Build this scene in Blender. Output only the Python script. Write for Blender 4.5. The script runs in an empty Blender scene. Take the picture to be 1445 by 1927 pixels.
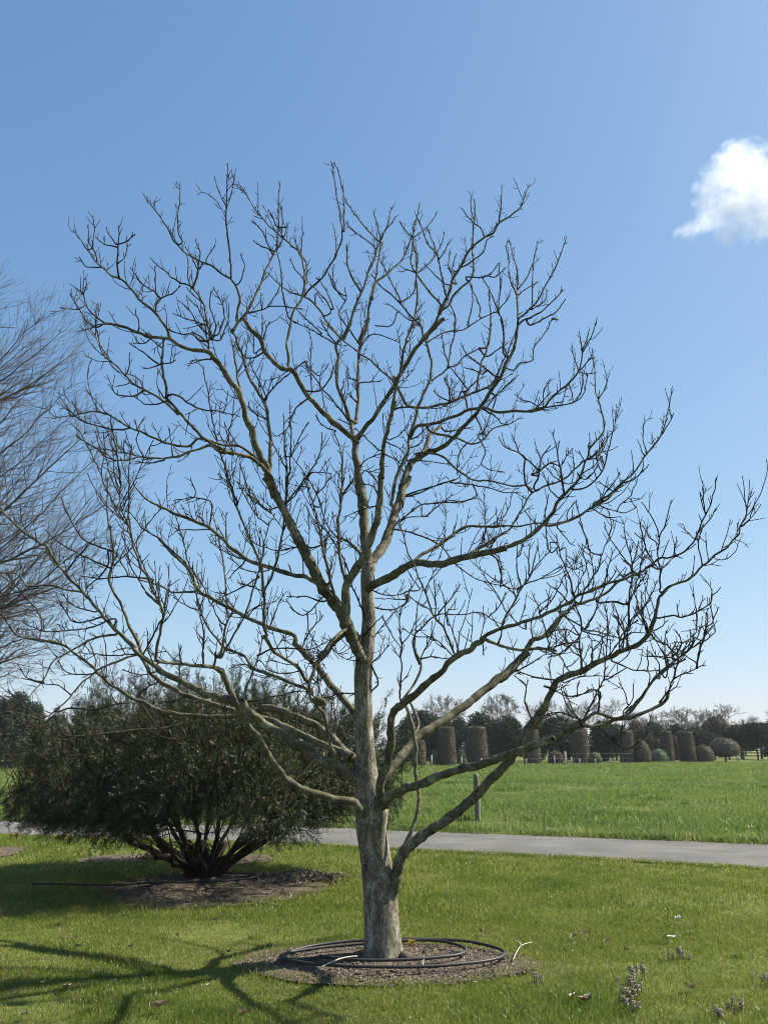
import bpy, math, random
import numpy as np
from mathutils import Vector

# ------------------------------------------------------------------ camera, sky, sun, exposure
sc = bpy.context.scene
F_PX, CX, CY, W_PX, H_PX = 1456.0, 722.5, 963.5, 1445.0, 1927.0
EYE = 1.6
PITCH = math.atan((1405.0 - CY) / F_PX)
cam_d = bpy.data.cameras.new('camera')
cam = bpy.data.objects.new('camera', cam_d)
sc.collection.objects.link(cam)
cam.location = (0, 0, EYE)
cam.rotation_euler = (math.radians(90) + PITCH, 0, 0)
cam_d.sensor_fit = 'VERTICAL'
cam_d.sensor_height = 36.0
cam_d.sensor_width = 27.0
cam_d.lens = 36.0 * F_PX / H_PX
cam_d.clip_start = 0.05
cam_d.clip_end = 5000
sc.camera = cam

SUN_EL, SUN_AZ = math.radians(45), math.radians(74)       # azimuth clockwise from +Y (the view direction)
w = bpy.data.worlds.new('World')
sc.world = w
w.use_nodes = True
nt = w.node_tree
nt.nodes.clear()
sky = nt.nodes.new('ShaderNodeTexSky')
sky.sky_type = 'NISHITA'
sky.sun_disc = False
sky.sun_elevation = SUN_EL
sky.sun_rotation = SUN_AZ
sky.altitude = 0
sky.air_density = 1.0
sky.dust_density = 0.5
sky.ozone_density = 6.0
bg = nt.nodes.new('ShaderNodeBackground')
bg.inputs['Strength'].default_value = 0.078
wo = nt.nodes.new('ShaderNodeOutputWorld')
# the bright horizon is rolled off softly: c * a / (1 + b * c)


def vm(op, a, b):
    x = nt.nodes.new('ShaderNodeVectorMath')
    x.operation = op
    for k_, v_ in ((0, a), (1, b)):
        if isinstance(v_, tuple): x.inputs[k_].default_value = v_
        else: nt.links.new(v_, x.inputs[k_])
    return x.outputs[0]


num = vm('MULTIPLY', sky.outputs[0], (1.54, 1.90, 2.22))
den = vm('ADD', vm('MULTIPLY', sky.outputs[0], (.145, .22, .25)), (1.0, 1.0, 1.0))
nt.links.new(vm('DIVIDE', num, den), bg.inputs[0])
nt.links.new(bg.outputs[0], wo.inputs[0])

sd = bpy.data.lights.new('sun', 'SUN')
sd.energy = 5.0
sd.angle = math.radians(0.8)
sd.color = (1.0, 0.94, 0.82)
sun = bpy.data.objects.new('sun', sd)
sc.collection.objects.link(sun)
sdir = Vector((math.sin(SUN_AZ) * math.cos(SUN_EL), math.cos(SUN_AZ) * math.cos(SUN_EL), math.sin(SUN_EL)))
sun.rotation_euler = sdir.to_track_quat('Z', 'Y').to_euler()
sun.location = (20, 10, 30)

sc.view_settings.view_transform = 'Standard'
sc.view_settings.look = 'None'
sc.view_settings.exposure = 1.1
sc.view_settings.gamma = 1
sc.render.engine = 'CYCLES'
sc.cycles.use_denoising = True
sc.cycles.filter_width = 1.0
sc.cycles.max_bounces = 32
sc.cycles.diffuse_bounces = 4
sc.cycles.glossy_bounces = 3
sc.cycles.transmission_bounces = 4
sc.cycles.volume_bounces = 32
sc.cycles.transparent_max_bounces = 8

rng = np.random.default_rng(7)
random.seed(7)
cp, sp_ = math.cos(PITCH), math.sin(PITCH)


def ray(px, py):
    u, v = (px - CX) / F_PX, (CY - py) / F_PX
    return np.array([u, cp - sp_ * v, sp_ + cp * v])


def at(px, py, Y):
    d = ray(px, py)
    return np.array([0, 0, EYE]) + d * (Y / d[1])


def gr(px, py):
    d = ray(px, py)
    return np.array([0, 0, EYE]) + d * (-EYE / d[2])


def pxm(p):
    """metres per photo pixel at a point"""
    return (p[1] * cp + (p[2] - EYE) * sp_) / F_PX


# ------------------------------------------------------------------ mesh and object helpers
COL = sc.collection


def tag(o, label=None, cat=None, group=None, kind=None):
    if label: o['label'] = label
    if cat: o['category'] = cat
    if group: o['group'] = group
    if kind: o['kind'] = kind
    return o


def thing(name, loc, label, cat, group=None):
    o = bpy.data.objects.new(name, None)
    COL.objects.link(o)
    o.location = tuple(loc)
    o.empty_display_size = 0.2
    return tag(o, label, cat, group)


class MB:
    def __init__(self):
        self.v, self.f3, self.f4, self.t3, self.t4, self.n = [], [], [], [], [], 0

    def add(self, v, f3=None, f4=None, t3=None, t4=None):
        v = np.asarray(v, dtype=np.float64).reshape(-1, 3)
        self.v.append(v)
        if f3 is not None and len(f3):
            f3 = np.asarray(f3, dtype=np.int64)
            self.f3.append(f3 + self.n)
            self.t3.append(np.full(len(f3), .5) if t3 is None else np.broadcast_to(t3, (len(f3),)).astype(float))
        if f4 is not None and len(f4):
            f4 = np.asarray(f4, dtype=np.int64)
            self.f4.append(f4 + self.n)
            self.t4.append(np.full(len(f4), .5) if t4 is None else np.broadcast_to(t4, (len(f4),)).astype(float))
        self.n += len(v)

    def tube(self, pts, rad, sides=6, tone=.5, cap=True):
        p = np.asarray(pts, float)
        r = np.asarray(rad, float)
        n = len(p)
        tg = np.empty_like(p)
        tg[1:-1] = p[2:] - p[:-2]
        tg[0] = p[1] - p[0]
        tg[-1] = p[-1] - p[-2]
        tg /= (np.linalg.norm(tg, axis=1)[:, None] + 1e-12)
        a = np.array([0, 0, 1.0]) if abs(tg[0][2]) < .9 else np.array([1.0, 0, 0])
        us = np.empty_like(p)
        u = a
        for i in range(n):
            u = u - tg[i] * np.dot(u, tg[i])
            u /= (np.linalg.norm(u) + 1e-12)
            us[i] = u
        vs = np.cross(tg, us)
        ang = np.arange(sides) * (2 * math.pi / sides)
        if r.ndim == 1:
            r = r[:, None]
        ring = p[:, None, :] + (us[:, None, :] * np.cos(ang)[None, :, None] + vs[:, None, :] * np.sin(ang)[None, :, None]) * r[:, :, None]
        v = ring.reshape(-1, 3)
        i0 = (np.arange(n - 1)[:, None] * sides + np.arange(sides)[None, :]).ravel()
        i1 = (np.arange(n - 1)[:, None] * sides + (np.arange(sides)[None, :] + 1) % sides).ravel()
        f4 = np.stack([i0, i1, i1 + sides, i0 + sides], 1)
        if cap:
            v = np.vstack([v, p[0], p[-1]])
            k = np.arange(sides)
            k2 = (k + 1) % sides
            b = (n - 1) * sides
            f3 = np.vstack([np.stack([k2, k, np.full(sides, n * sides)], 1), np.stack([b + k, b + k2, np.full(sides, n * sides + 1)], 1)])
            self.add(v, f3, f4, tone, tone)
        else:
            self.add(v, None, f4, None, tone)

    def box(self, c, s, tone=.5, rz=0.0):
        c = np.asarray(c, float)
        x, y, z = [q / 2 for q in s]
        v = np.array([[-x, -y, -z], [x, -y, -z], [x, y, -z], [-x, y, -z], [-x, -y, z], [x, -y, z], [x, y, z], [-x, y, z]])
        if rz:
            cr, sr = math.cos(rz), math.sin(rz)
            v = v @ np.array([[cr, sr, 0], [-sr, cr, 0], [0, 0, 1]])
        f = [[3, 2, 1, 0], [4, 5, 6, 7], [0, 1, 5, 4], [1, 2, 6, 5], [2, 3, 7, 6], [3, 0, 4, 7]]
        self.add(v + c, None, f, None, tone)

    def build(self, name, mat, parent=None, smooth=True, origin=None, label=None):
        V = np.vstack(self.v) if self.v else np.zeros((0, 3))
        o3 = parent.location if parent is not None else None
        if parent is not None and parent.parent is not None:
            o3 = parent.parent.location
        base = np.array(origin if origin is not None else (o3 if o3 is not None else (0, 0, 0)), float)
        V = V - base
        F3 = np.vstack(self.f3) if self.f3 else np.zeros((0, 3), int)
        F4 = np.vstack(self.f4) if self.f4 else np.zeros((0, 4), int)
        me = bpy.data.meshes.new(name)
        me.vertices.add(len(V))
        me.vertices.foreach_set('co', V.astype(np.float32).ravel())
        nl = len(F3) * 3 + len(F4) * 4
        me.loops.add(nl)
        me.loops.foreach_set('vertex_index', np.concatenate([F3.ravel(), F4.ravel()]).astype(np.int32))
        me.polygons.add(len(F3) + len(F4))
        st = np.concatenate([np.arange(len(F3)) * 3, len(F3) * 3 + np.arange(len(F4)) * 4]).astype(np.int32)
        me.polygons.foreach_set('loop_start', st)
        me.polygons.foreach_set('use_smooth', np.full(len(F3) + len(F4), smooth))
        me.update(calc_edges=True)
        at_ = me.attributes.new('tone', 'FLOAT', 'FACE')
        T = np.concatenate(self.t3 + self.t4) if (self.t3 or self.t4) else np.zeros(0)
        at_.data.foreach_set('value', T.astype(np.float32))
        me.materials.append(mat)
        o = bpy.data.objects.new(name, me)
        COL.objects.link(o)
        if parent is not None:
            o.parent = parent
        elif origin is not None:
            o.location = tuple(origin)
        if label: o['label'] = label
        return o


def vnoise(p, seed=0, octaves=3):
    """cheap smooth pseudo noise, p (N,k) -> (N,) about -1..1"""
    r = np.random.default_rng(seed)
    p = np.asarray(p, float)
    out = np.zeros(len(p))
    amp, tot, fr = 1.0, 0.0, 1.0
    for _ in range(octaves):
        for _k in range(4):
            d = r.normal(size=p.shape[1])
            d *= fr * r.uniform(.6, 1.4) / np.linalg.norm(d)
            out += amp * np.sin(p @ d + r.uniform(0, 6.28)) * .5
        tot += amp
        amp *= .55
        fr *= 2.1
    return out / tot


def spline(P, step):
    """Catmull-Rom through P (n,k), resampled roughly every step (in the first two axes)"""
    P = np.asarray(P, float)
    if len(P) == 2:
        n = max(2, int(np.linalg.norm(P[1, :2] - P[0, :2]) / step) + 1)
        t = np.linspace(0, 1, n)[:, None]
        return P[0] * (1 - t) + P[1] * t
    Q = np.vstack([2 * P[0] - P[1], P, 2 * P[-1] - P[-2]])
    out = []
    for i in range(1, len(Q) - 2):
        p0, p1, p2, p3 = Q[i - 1], Q[i], Q[i + 1], Q[i + 2]
        n = max(1, int(round(np.linalg.norm(p2[:2] - p1[:2]) / step)))
        for k in range(n):
            t = k / n
            out.append(.5 * ((2 * p1) + (-p0 + p2) * t + (2 * p0 - 5 * p1 + 4 * p2 - p3) * t * t + (-p0 + 3 * p1 - 3 * p2 + p3) * t ** 3))
    out.append(P[-1])
    return np.array(out)


# ------------------------------------------------------------------ materials
def new_mat(name):
    m = bpy.data.materials.new(name)
    m.use_nodes = True
    n = m.node_tree
    n.nodes.clear()
    out = n.nodes.new('ShaderNodeOutputMaterial')
    return m, n, out


def N(n, typ, **kw):
    x = n.nodes.new(typ)
    for k, v in kw.items():
        if k.startswith('i_'):
            key = k[2:].replace('_', ' ')
            x.inputs[key].default_value = v
        else:
            setattr(x, k, v)
    return x


def ramp(n, fac, stops):
    r = n.nodes.new('ShaderNodeValToRGB')
    e = r.color_ramp.elements
    while len(e) < len(stops):
        e.new(.5)
    for k, (p, c) in enumerate(stops):
        e[k].position = p
        e[k].color = (*c, 1) if len(c) == 3 else c
    n.links.new(fac, r.inputs[0])
    return r.outputs[0]


def mix(n, fac, a, b, blend='MIX'):
    m = n.nodes.new('ShaderNodeMix')
    m.data_type = 'RGBA'
    m.blend_type = blend
    for sock, val in ((m.inputs[0], fac), (m.inputs[6], a), (m.inputs[7], b)):
        if isinstance(val, (int, float)):
            sock.default_value = val
        elif isinstance(val, tuple):
            sock.default_value = (*val, 1)
        else:
            n.links.new(val, sock)
    return m.outputs[2]


def noise(n, vec, scale, detail=4, rough=.6, dist=0.0):
    x = N(n, 'ShaderNodeTexNoise')
    x.inputs['Scale'].default_value = scale
    x.inputs['Detail'].default_value = detail
    x.inputs['Roughness'].default_value = rough
    x.inputs['Distortion'].default_value = dist
    if vec is not None:
        n.links.new(vec, x.inputs['Vector'])
    return x.outputs[0]


def mapped(n, scale):
    tc = N(n, 'ShaderNodeTexCoord')
    mp = N(n, 'ShaderNodeMapping')
    mp.inputs['Scale'].default_value = scale
    n.links.new(tc.outputs['Object'], mp.inputs['Vector'])
    return mp.outputs[0]


def bump(n, h, strength, dist):
    b = N(n, 'ShaderNodeBump')
    b.inputs['Strength'].default_value = strength
    b.inputs['Distance'].default_value = dist
    n.links.new(h, b.inputs['Height'])
    return b.outputs[0]


def principled(n, out, col, rough=.8, normal=None, spec=.3):
    p = N(n, 'ShaderNodeBsdfPrincipled')
    p.inputs['Roughness'].default_value = rough
    p.inputs['Specular IOR Level'].default_value = spec
    if isinstance(col, tuple):
        p.inputs['Base Color'].default_value = (*col, 1)
    else:
        n.links.new(col, p.inputs['Base Color'])
    if normal is not None:
        n.links.new(normal, p.inputs['Normal'])
    n.links.new(p.outputs[0], out.inputs[0])
    return p


def math_(n, op, a, b=None):
    m = N(n, 'ShaderNodeMath', operation=op)
    for s, v in ((0, a), (1, b)):
        if v is None: continue
        if isinstance(v, (int, float)): m.inputs[s].default_value = v
        else: n.links.new(v, m.inputs[s])
    return m.outputs[0]


def bark_mat(name, dark, mid, light, moss=0.0, vs=(1, 1, .3), bd=.004, bs=.8, sc_=1.0):
    m, n, out = new_mat(name)
    vec = mapped(n, vs)
    a = noise(n, vec, 9 * sc_, 6, .65)
    b = noise(n, vec, 60 * sc_, 5, .7)
    f = math_(n, 'ADD', math_(n, 'MULTIPLY', a, .55), math_(n, 'MULTIPLY', b, .45))
    col = ramp(n, f, [(.36, dark), (.5, mid), (.62, light)])
    v2 = mapped(n, (1, 1, 1))
    # pale lichen blotches
    lich = ramp(n, noise(n, v2, 14 * sc_, 4, .6), [(.56, (0, 0, 0)), (.64, (1, 1, 1))])
    lf = math_(n, 'MULTIPLY', lich, .22)
    col = mix(n, lf, col, tuple(min(1, c * 1.35) for c in light))
    if moss > 0:
        geo = N(n, 'ShaderNodeNewGeometry')
        sx = N(n, 'ShaderNodeSeparateXYZ')
        n.links.new(geo.outputs['Normal'], sx.inputs[0])
        up = math_(n, 'MULTIPLY', math_(n, 'ADD', sx.outputs[2], .75), .55)
        mn = ramp(n, noise(n, v2, 6 * sc_, 5, .65), [(.42, (0, 0, 0)), (.6, (1, 1, 1))])
        mf = N(n, 'ShaderNodeMath', operation='MULTIPLY', use_clamp=True)
        n.links.new(up, mf.inputs[0]); n.links.new(mn, mf.inputs[1])
        mf2 = math_(n, 'MULTIPLY', mf.outputs[0], moss)
        col = mix(n, mf2, col, (.12, .115, .03))
    principled(n, out, col, .85, bump(n, f, bs, bd), .2)
    return m


def leaf_mat(name, stops, trans=.35, rough=.5, gloss=.06, nscale=None, namount=0):
    """opaque leaf faces whose colour comes from a per-face tone; some light passes through"""
    m, n, out = new_mat(name)
    a = N(n, 'ShaderNodeAttribute', attribute_name='tone')
    fac = a.outputs['Fac']
    if nscale:
        nn = noise(n, mapped(n, (1, 1, 1)), nscale, 3, .6)
        fac = math_(n, 'ADD', fac, math_(n, 'MULTIPLY', math_(n, 'SUBTRACT', nn, .5), namount))
        nl = noise(n, mapped(n, (1, 1, 1)), nscale * .28, 4, .6)
        fac = math_(n, 'ADD', fac, math_(n, 'MULTIPLY', math_(n, 'SUBTRACT', nl, .5), namount * .9))
    col = ramp(n, fac, stops)
    d = N(n, 'ShaderNodeBsdfDiffuse')
    t = N(n, 'ShaderNodeBsdfTranslucent')
    g = N(n, 'ShaderNodeBsdfGlossy')
    g.inputs['Roughness'].default_value = rough
    g.inputs['Color'].default_value = (.9, .95, .9, 1)
    n.links.new(col, d.inputs[0]); n.links.new(col, t.inputs[0])
    m1 = N(n, 'ShaderNodeMixShader'); m1.inputs[0].default_value = trans
    n.links.new(d.outputs[0], m1.inputs[1]); n.links.new(t.outputs[0], m1.inputs[2])
    m2 = N(n, 'ShaderNodeMixShader'); m2.inputs[0].default_value = gloss
    n.links.new(m1.outputs[0], m2.inputs[1]); n.links.new(g.outputs[0], m2.inputs[2])
    n.links.new(m2.outputs[0], out.inputs[0])
    return m


M = {}
M['trunk'] = bark_mat('walnut_trunk_bark', (.045, .037, .024), (.125, .108, .078), (.38, .355, .29), .2, (1, 1, .42), .007, 1.0, 1.8)
M['limb'] = bark_mat('walnut_limb_bark', (.028, .023, .014), (.078, .07, .046), (.24, .22, .16), .4, (1, 1, .8), .003, .7)
M['twig'] = bark_mat('walnut_twig_bark', (.015, .012, .009), (.032, .026, .02), (.075, .064, .05), .1, (1, 1, 1), .001, .4)
M['beech'] = bark_mat('beech_bark', (.045, .036, .03), (.09, .072, .06), (.16, .132, .11), 0, (1, 1, .5), .001, .3)
M['far_bark'] = bark_mat('far_tree_bark', (.07, .065, .055), (.11, .10, .09), (.16, .15, .13), .3, (1, 1, .5), .01, .3, .2)
M['yew_bark'] = bark_mat('yew_bark', (.014, .010, .008), (.03, .021, .016), (.06, .045, .034), 0, (1, 1, .25), .006, .9)
M['post'] = bark_mat('weathered_post', (.10, .085, .06), (.17, .145, .105), (.26, .23, .17), .1, (1, 1, .08), .003, .6)
M['pale_post'] = bark_mat('pale_wood', (.3, .28, .24), (.42, .4, .35), (.5, .48, .43), 0, (1, 1, .1), .003, .4)

G_STOPS = [(.0, (.05, .095, .012)), (.25, (.095, .16, .018)), (.5, (.17, .205, .03)), (.8, (.25, .255, .06)), (1.0, (.42, .38, .2))]
M['lawn'] = leaf_mat('lawn_grass', G_STOPS, .5, .4, .03, 1.3, .8)
M['field'] = leaf_mat('field_grass', [(.0, (.065, .11, .02)), (.4, (.14, .205, .04)), (.7, (.20, .26, .055)), (.9, (.27, .29, .10)), (1, (.38, .35, .2))], .5, .45, .03, .35, .4)
M['yew'] = leaf_mat('yew_needles', [(.0, (.010, .022, .009)), (.42, (.022, .040, .013)), (.72, (.05, .055, .022)), (1.0, (.14, .10, .05))], .2, .5, .03)
M['holm'] = leaf_mat('dark_evergreen_leaves', [(.0, (.012, .024, .014)), (.5, (.022, .038, .019)), (1.0, (.04, .058, .028))], .15, .6, .02)
M['hornbeam'] = leaf_mat('dry_clipped_leaves', [(.0, (.055, .043, .028)), (.5, (.112, .088, .057)), (1.0, (.19, .15, .098))], .2, .6, .03)
M['bushgreen'] = leaf_mat('garden_bush_leaves', [(.0, (.04, .07, .03)), (.6, (.08, .12, .05)), (1.0, (.2, .21, .16))], .25, .5, .05)
M['redbush'] = leaf_mat('reddish_twig_mass', [(.0, (.06, .04, .03)), (.6, (.11, .07, .055)), (1.0, (.17, .12, .1))], .2, .6, .02)
M['dead'] = leaf_mat('dead_leaves', [(.0, (.06, .04, .022)), (.5, (.15, .105, .06)), (1.0, (.36, .31, .22))], .3, .5, .05)
M['nettle'] = leaf_mat('purple_weed_leaves', [(.0, (.04, .055, .02)), (.5, (.085, .06, .04)), (1.0, (.13, .085, .07))], .3, .5, .05)


def soil_mat(name, c1, c2, c3, sc_=8.0):
    m, n, out = new_mat(name)
    v = mapped(n, (1, 1, 1))
    a = noise(n, v, sc_, 8, .7)
    b = noise(n, v, sc_ * 7, 6, .7)
    f = math_(n, 'ADD', math_(n, 'MULTIPLY', a, .5), math_(n, 'MULTIPLY', b, .5))
    col = ramp(n, f, [(.36, c1), (.5, c2), (.64, c3)])
    principled(n, out, col, .95, bump(n, f, 1.0, .02), .1)
    return m


M['soil'] = soil_mat('bed_soil', (.05, .037, .027), (.10, .077, .057), (.17, .135, .10))
M['chips'] = leaf_mat('soil_crumbs', [(.0, (.05, .036, .026)), (.6, (.11, .084, .062)), (.93, (.17, .135, .1)), (1.0, (.34, .3, .25))], .0, .7, .02)


def ground_mat():
    m, n, out = new_mat('turf_ground')
    v = mapped(n, (1, 1, 1))
    a = noise(n, v, .5, 6, .65)
    b = noise(n, v, 25, 6, .75)
    c = noise(n, v, 3.0, 5, .7)
    f = math_(n, 'ADD', math_(n, 'MULTIPLY', a, .35), math_(n, 'ADD', math_(n, 'MULTIPLY', b, .4), math_(n, 'MULTIPLY', c, .25)))
    col = ramp(n, f, [(.36, (.07, .06, .03)), (.47, (.10, .11, .03)), (.57, (.13, .16, .035)), (.7, (.20, .19, .08))])
    principled(n, out, col, .9, bump(n, b, .8, .03), .15)
    return m


M['ground'] = ground_mat()


def road_mat():
    m, n, out = new_mat('path_asphalt')
    v = mapped(n, (1, 1, 1))
    a = noise(n, v, .8, 5, .6)
    b = noise(n, v, 45, 8, .85)
    c = noise(n, mapped(n, (.35, 1.6, 1)), 1.4, 5, .6)
    f = math_(n, 'ADD', math_(n, 'MULTIPLY', a, .45), math_(n, 'MULTIPLY', b, .55))
    col = ramp(n, f, [(.38, (.07, .068, .06)), (.5, (.112, .109, .099)), (.62, (.18, .172, .155))])
    col = mix(n, math_(n, 'MULTIPLY', ramp(n, c, [(.5, (0, 0, 0)), (.66, (1, 1, 1))]), .45), col, (.15, .115, .095))
    # cracks
    vo = N(n, 'ShaderNodeTexVoronoi', feature='DISTANCE_TO_EDGE')
    vo.inputs['Scale'].default_value = .9
    vo.inputs['Randomness'].default_value = 1
    n.links.new(v, vo.inputs['Vector'])
    st_ = noise(n, mapped(n, (.25, .7, 1)), 2.2, 6, .7)
    col = mix(n, math_(n, 'MULTIPLY', ramp(n, st_, [(.52, (0, 0, 0)), (.62, (1, 1, 1))]), .4), col, (.075, .072, .066))
    principled(n, out, mix(n, ramp(n, vo.outputs[0], [(0, (.5, .5, .5)), (.008, (0, 0, 0))]), col, (.12, .11, .10)), .9, bump(n, b, .5, .004), .2)
    return m


M['road'] = road_mat()
M['verge'] = soil_mat('road_edge_sand', (.16, .14, .10), (.3, .27, .21), (.42, .39, .33), 6)


def plain(name, col, rough=.6, bsc=40, bst=.2, spec=.4, var=.3):
    m, n, out = new_mat(name)
    v = mapped(n, (1, 1, 1))
    a = noise(n, v, bsc, 5, .6)
    c = ramp(n, a, [(.35, tuple(x * (1 - var) for x in col)), (.65, tuple(min(1, x * (1 + var)) for x in col))])
    principled(n, out, c, rough, bump(n, a, bst, .003), spec)
    return m


M['pipe'] = plain('black_pipe', (.028, .027, .025), .55, 30, .25, .35)
M['stone'] = plain('grey_stone', (.10, .082, .065), .9, 25, .8, .2)
M['wire'] = plain('dull_wire', (.10, .10, .10), .5, 30, .1)
M['stick'] = plain('dry_stick', (.42, .37, .29), .85, 40, .4, .2)
M['darkrail'] = plain('dark_rail', (.05, .045, .04), .85, 30, .4, .2)
M['paper'] = plain('white_scrap', (.75, .76, .76), .7, 30, .3, .2, .1)

# ------------------------------------------------------------------ ground sheets
TRUNK = gr(720, 1806)
YEW = gr(382, 1652)

g_ = MB()
gx = np.concatenate([np.linspace(-600, -40, 12), np.linspace(-34, 34, 120), np.linspace(40, 600, 12)])
gy = np.concatenate([np.linspace(-60, 2, 6), np.linspace(3, 40, 90), np.linspace(42, 110, 40), np.linspace(120, 600, 10)])
XX, YY = np.meshgrid(gx, gy)
near = np.exp(-((YY / 90.0) ** 4))
ZZ = vnoise(np.stack([XX.ravel() * .6, YY.ravel() * .6], 1), 3, 3).reshape(XX.shape) * .012 * near
ZZ = ZZ - .012 * near
V = np.stack([XX, YY, ZZ], 2).reshape(-1, 3)
nx, ny = len(gx), len(gy)
i = (np.arange(ny - 1)[:, None] * nx + np.arange(nx - 1)[None, :]).ravel()
g_.add(V, None, np.stack([i, i + 1, i + nx + 1, i + nx], 1))
tag(g_.build('ground', M['ground']), 'green turf ground reaching to the horizon', 'ground', kind='structure')

top_px = [(-600, 1538.5), (0, 1545.5), (640, 1558.5), (780, 1565), (1110, 1577), (1445, 1590), (2100, 1618)]
bot_px = [(-600, 1556), (0, 1571), (560, 1588), (780, 1600), (1110, 1615), (1445, 1635.5), (2300, 1693)]
TOP = np.array([gr(*p)[:2] for p in top_px])
BOT = np.array([gr(*p)[:2] for p in bot_px])


def road_top(x): return np.interp(x, TOP[:, 0], TOP[:, 1])
def road_bot(x): return np.interp(x, BOT[:, 0], BOT[:, 1])


rd, vg = MB(), MB()
xs = np.linspace(-15, 11.5, 240)
rt = road_top(xs) - .09 + .035 * vnoise(xs[:, None] * 5, 5) + .03 * vnoise(xs[:, None] * 18, 9)
rb = road_bot(xs) + .09 + .035 * vnoise(xs[:, None] * 5, 6) + .03 * vnoise(xs[:, None] * 18, 8)
ts = np.linspace(0, 1, 9)
P_ = np.stack([np.repeat(xs, 9), (rb[:, None] * (1 - ts) + rt[:, None] * ts).ravel(), np.full(240 * 9, .012) + .02 * np.tile(np.sin(ts * math.pi), 240)], 1)
i = (np.arange(239)[:, None] * 9 + np.arange(8)[None, :]).ravel()
rd.add(P_, None, np.stack([i, i + 9, i + 10, i + 1], 1))
tag(rd.build('path', M['road'], None, True), 'grey asphalt lane crossing behind the bare tree', 'path', kind='structure')
et = road_top(xs) + .05 + .05 * vnoise(xs[:, None] * 6, 15)
eb = road_bot(xs) - .05 + .05 * vnoise(xs[:, None] * 6, 16)
P_ = np.stack([np.repeat(xs, 2), np.stack([eb, et], 1).ravel(), np.full(480, .006)], 1)
i = (np.arange(239) * 2)
vg.add(P_, None, np.stack([i, i + 2, i + 3, i + 1], 1))
tag(vg.build('path_edge', M['verge'], None, True), 'sandy edges of the asphalt lane', 'path edge', kind='structure')


# soil beds: (centre, rx, ry, seed, height)
def bed_from_px(xl, xr, yf, yn):
    yc = (yf + yn) / 2
    a, b = gr(xl, yc), gr(xr, yc)
    f, nn = gr((xl + xr) / 2, yf), gr((xl + xr) / 2, yn)
    return np.array([(a[0] + b[0]) / 2, (f[1] + nn[1]) / 2]), (b[0] - a[0]) / 2, (f[1] - nn[1]) / 2


BEDS = [
    ('soil_bed', *bed_from_px(465, 1000, 1777, 1857), 11, .03, 'round bed of bare crumbly soil under the large bare tree'),
    ('soil_bed', *bed_from_px(170, 590, 1640, 1706), 12, .03, 'shaded bare soil bed under the dark yew'),
    ('soil_bed', *bed_from_px(150, 300, 1609, 1625), 13, .015, 'small strip of bare soil behind the yew on its left'),
    ('soil_bed', *bed_from_px(-60, 32, 1594, 1616), 14, .015, 'bare soil patch at the left edge of the picture'),
    ('soil_bed', *bed_from_px(430, 510, 1609, 1626), 16, .015, 'small strip of bare soil behind the yew on its right'),
]


def bed_u(b, x, y):
    """normalised radius in bed b (1 = edge) with a ragged rim"""
    dx, dy = (x - b[1][0]) / b[2], (y - b[1][1]) / b[3]
    a = np.arctan2(dy, dx)
    r = np.hypot(dx, dy)
    rim = 1 + .16 * vnoise(np.stack([np.cos(a) * 2.2, np.sin(a) * 2.2], -1).reshape(-1, 2), b[4], 3).reshape(np.shape(a))
    return r / rim


def chip_cloud(mb, cx, cy, z, r, flat=.35, tone=None):
    """small angular clods / crumbs: tetra-ish lumps at given points"""
    n = len(cx)
    d = np.array([[1, 0, 0], [-.5, .86, 0], [-.5, -.86, 0], [0, 0, 1.1]])
    v = d[None] * r[:, None, None] * rng.uniform(.5, 1.3, (n, 4, 1))
    a = rng.uniform(0, 6.28, n)
    ca, sa = np.cos(a), np.sin(a)
    x = v[:, :, 0] * ca[:, None] - v[:, :, 1] * sa[:, None]
    y = v[:, :, 0] * sa[:, None] + v[:, :, 1] * ca[:, None]
    zz = v[:, :, 2] * flat
    V = np.stack([x + cx[:, None], y + cy[:, None], zz + z[:, None]], 2).reshape(-1, 3)
    b = np.arange(n) * 4
    F = np.vstack([np.stack([b, b + 1, b + 3], 1), np.stack([b + 1, b + 2, b + 3], 1), np.stack([b + 2, b, b + 3], 1)])
    t = rng.uniform(0, 1, n) ** 1.3 if tone is None else tone
    mb.add(V, F, None, np.tile(t, 3))


for b in BEDS:
    mb = MB()
    nr, na = 22, 90
    rr = np.linspace(0, 1, nr)
    aa = np.linspace(0, 2 * math.pi, na, endpoint=False)
    R_, A_ = np.meshgrid(rr, aa, indexing='ij')
    rim = 1 + .16 * vnoise(np.stack([np.cos(A_) * 2.2, np.sin(A_) * 2.2], -1).reshape(-1, 2), b[4], 3).reshape(A_.shape)
    x = b[1][0] + R_ * rim * b[2] * np.cos(A_) * 1.04
    y = b[1][1] + R_ * rim * b[3] * np.sin(A_) * 1.04
    z = .008 + b[5] * (1 - R_ ** 2) * (.6 + .6 * vnoise(np.stack([x.ravel() * 9, y.ravel() * 9], 1), b[4] + 5, 3).reshape(x.shape))
    z = np.maximum(z, .004)
    i = (np.arange(nr - 1)[:, None] * na + np.arange(na)[None, :]).ravel()
    j = (np.arange(nr - 1)[:, None] * na + (np.arange(na)[None, :] + 1) % na).ravel()
    mb.add(np.stack([x, y, z], 2).reshape(-1, 3), None, np.stack([i, i + na, j + na, j], 1))
    o = mb.build(b[0], M['soil'])
    tag(o, b[6], 'soil', kind='structure')

cr = MB()
for b, n in zip(BEDS, (5200, 4200, 500, 500, 400)):
    a = rng.uniform(0, 6.28, n)
    r = np.sqrt(rng.uniform(0, 1.08, n))
    x, y = b[1][0] + r * b[2] * np.cos(a), b[1][1] + r * b[3] * np.sin(a)
    chip_cloud(cr, x, y, np.full(n, .012) + .02 * (1 - np.clip(r, 0, 1) ** 2), rng.uniform(.004, .013, n) * rng.uniform(.5, 2.2, n))
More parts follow.
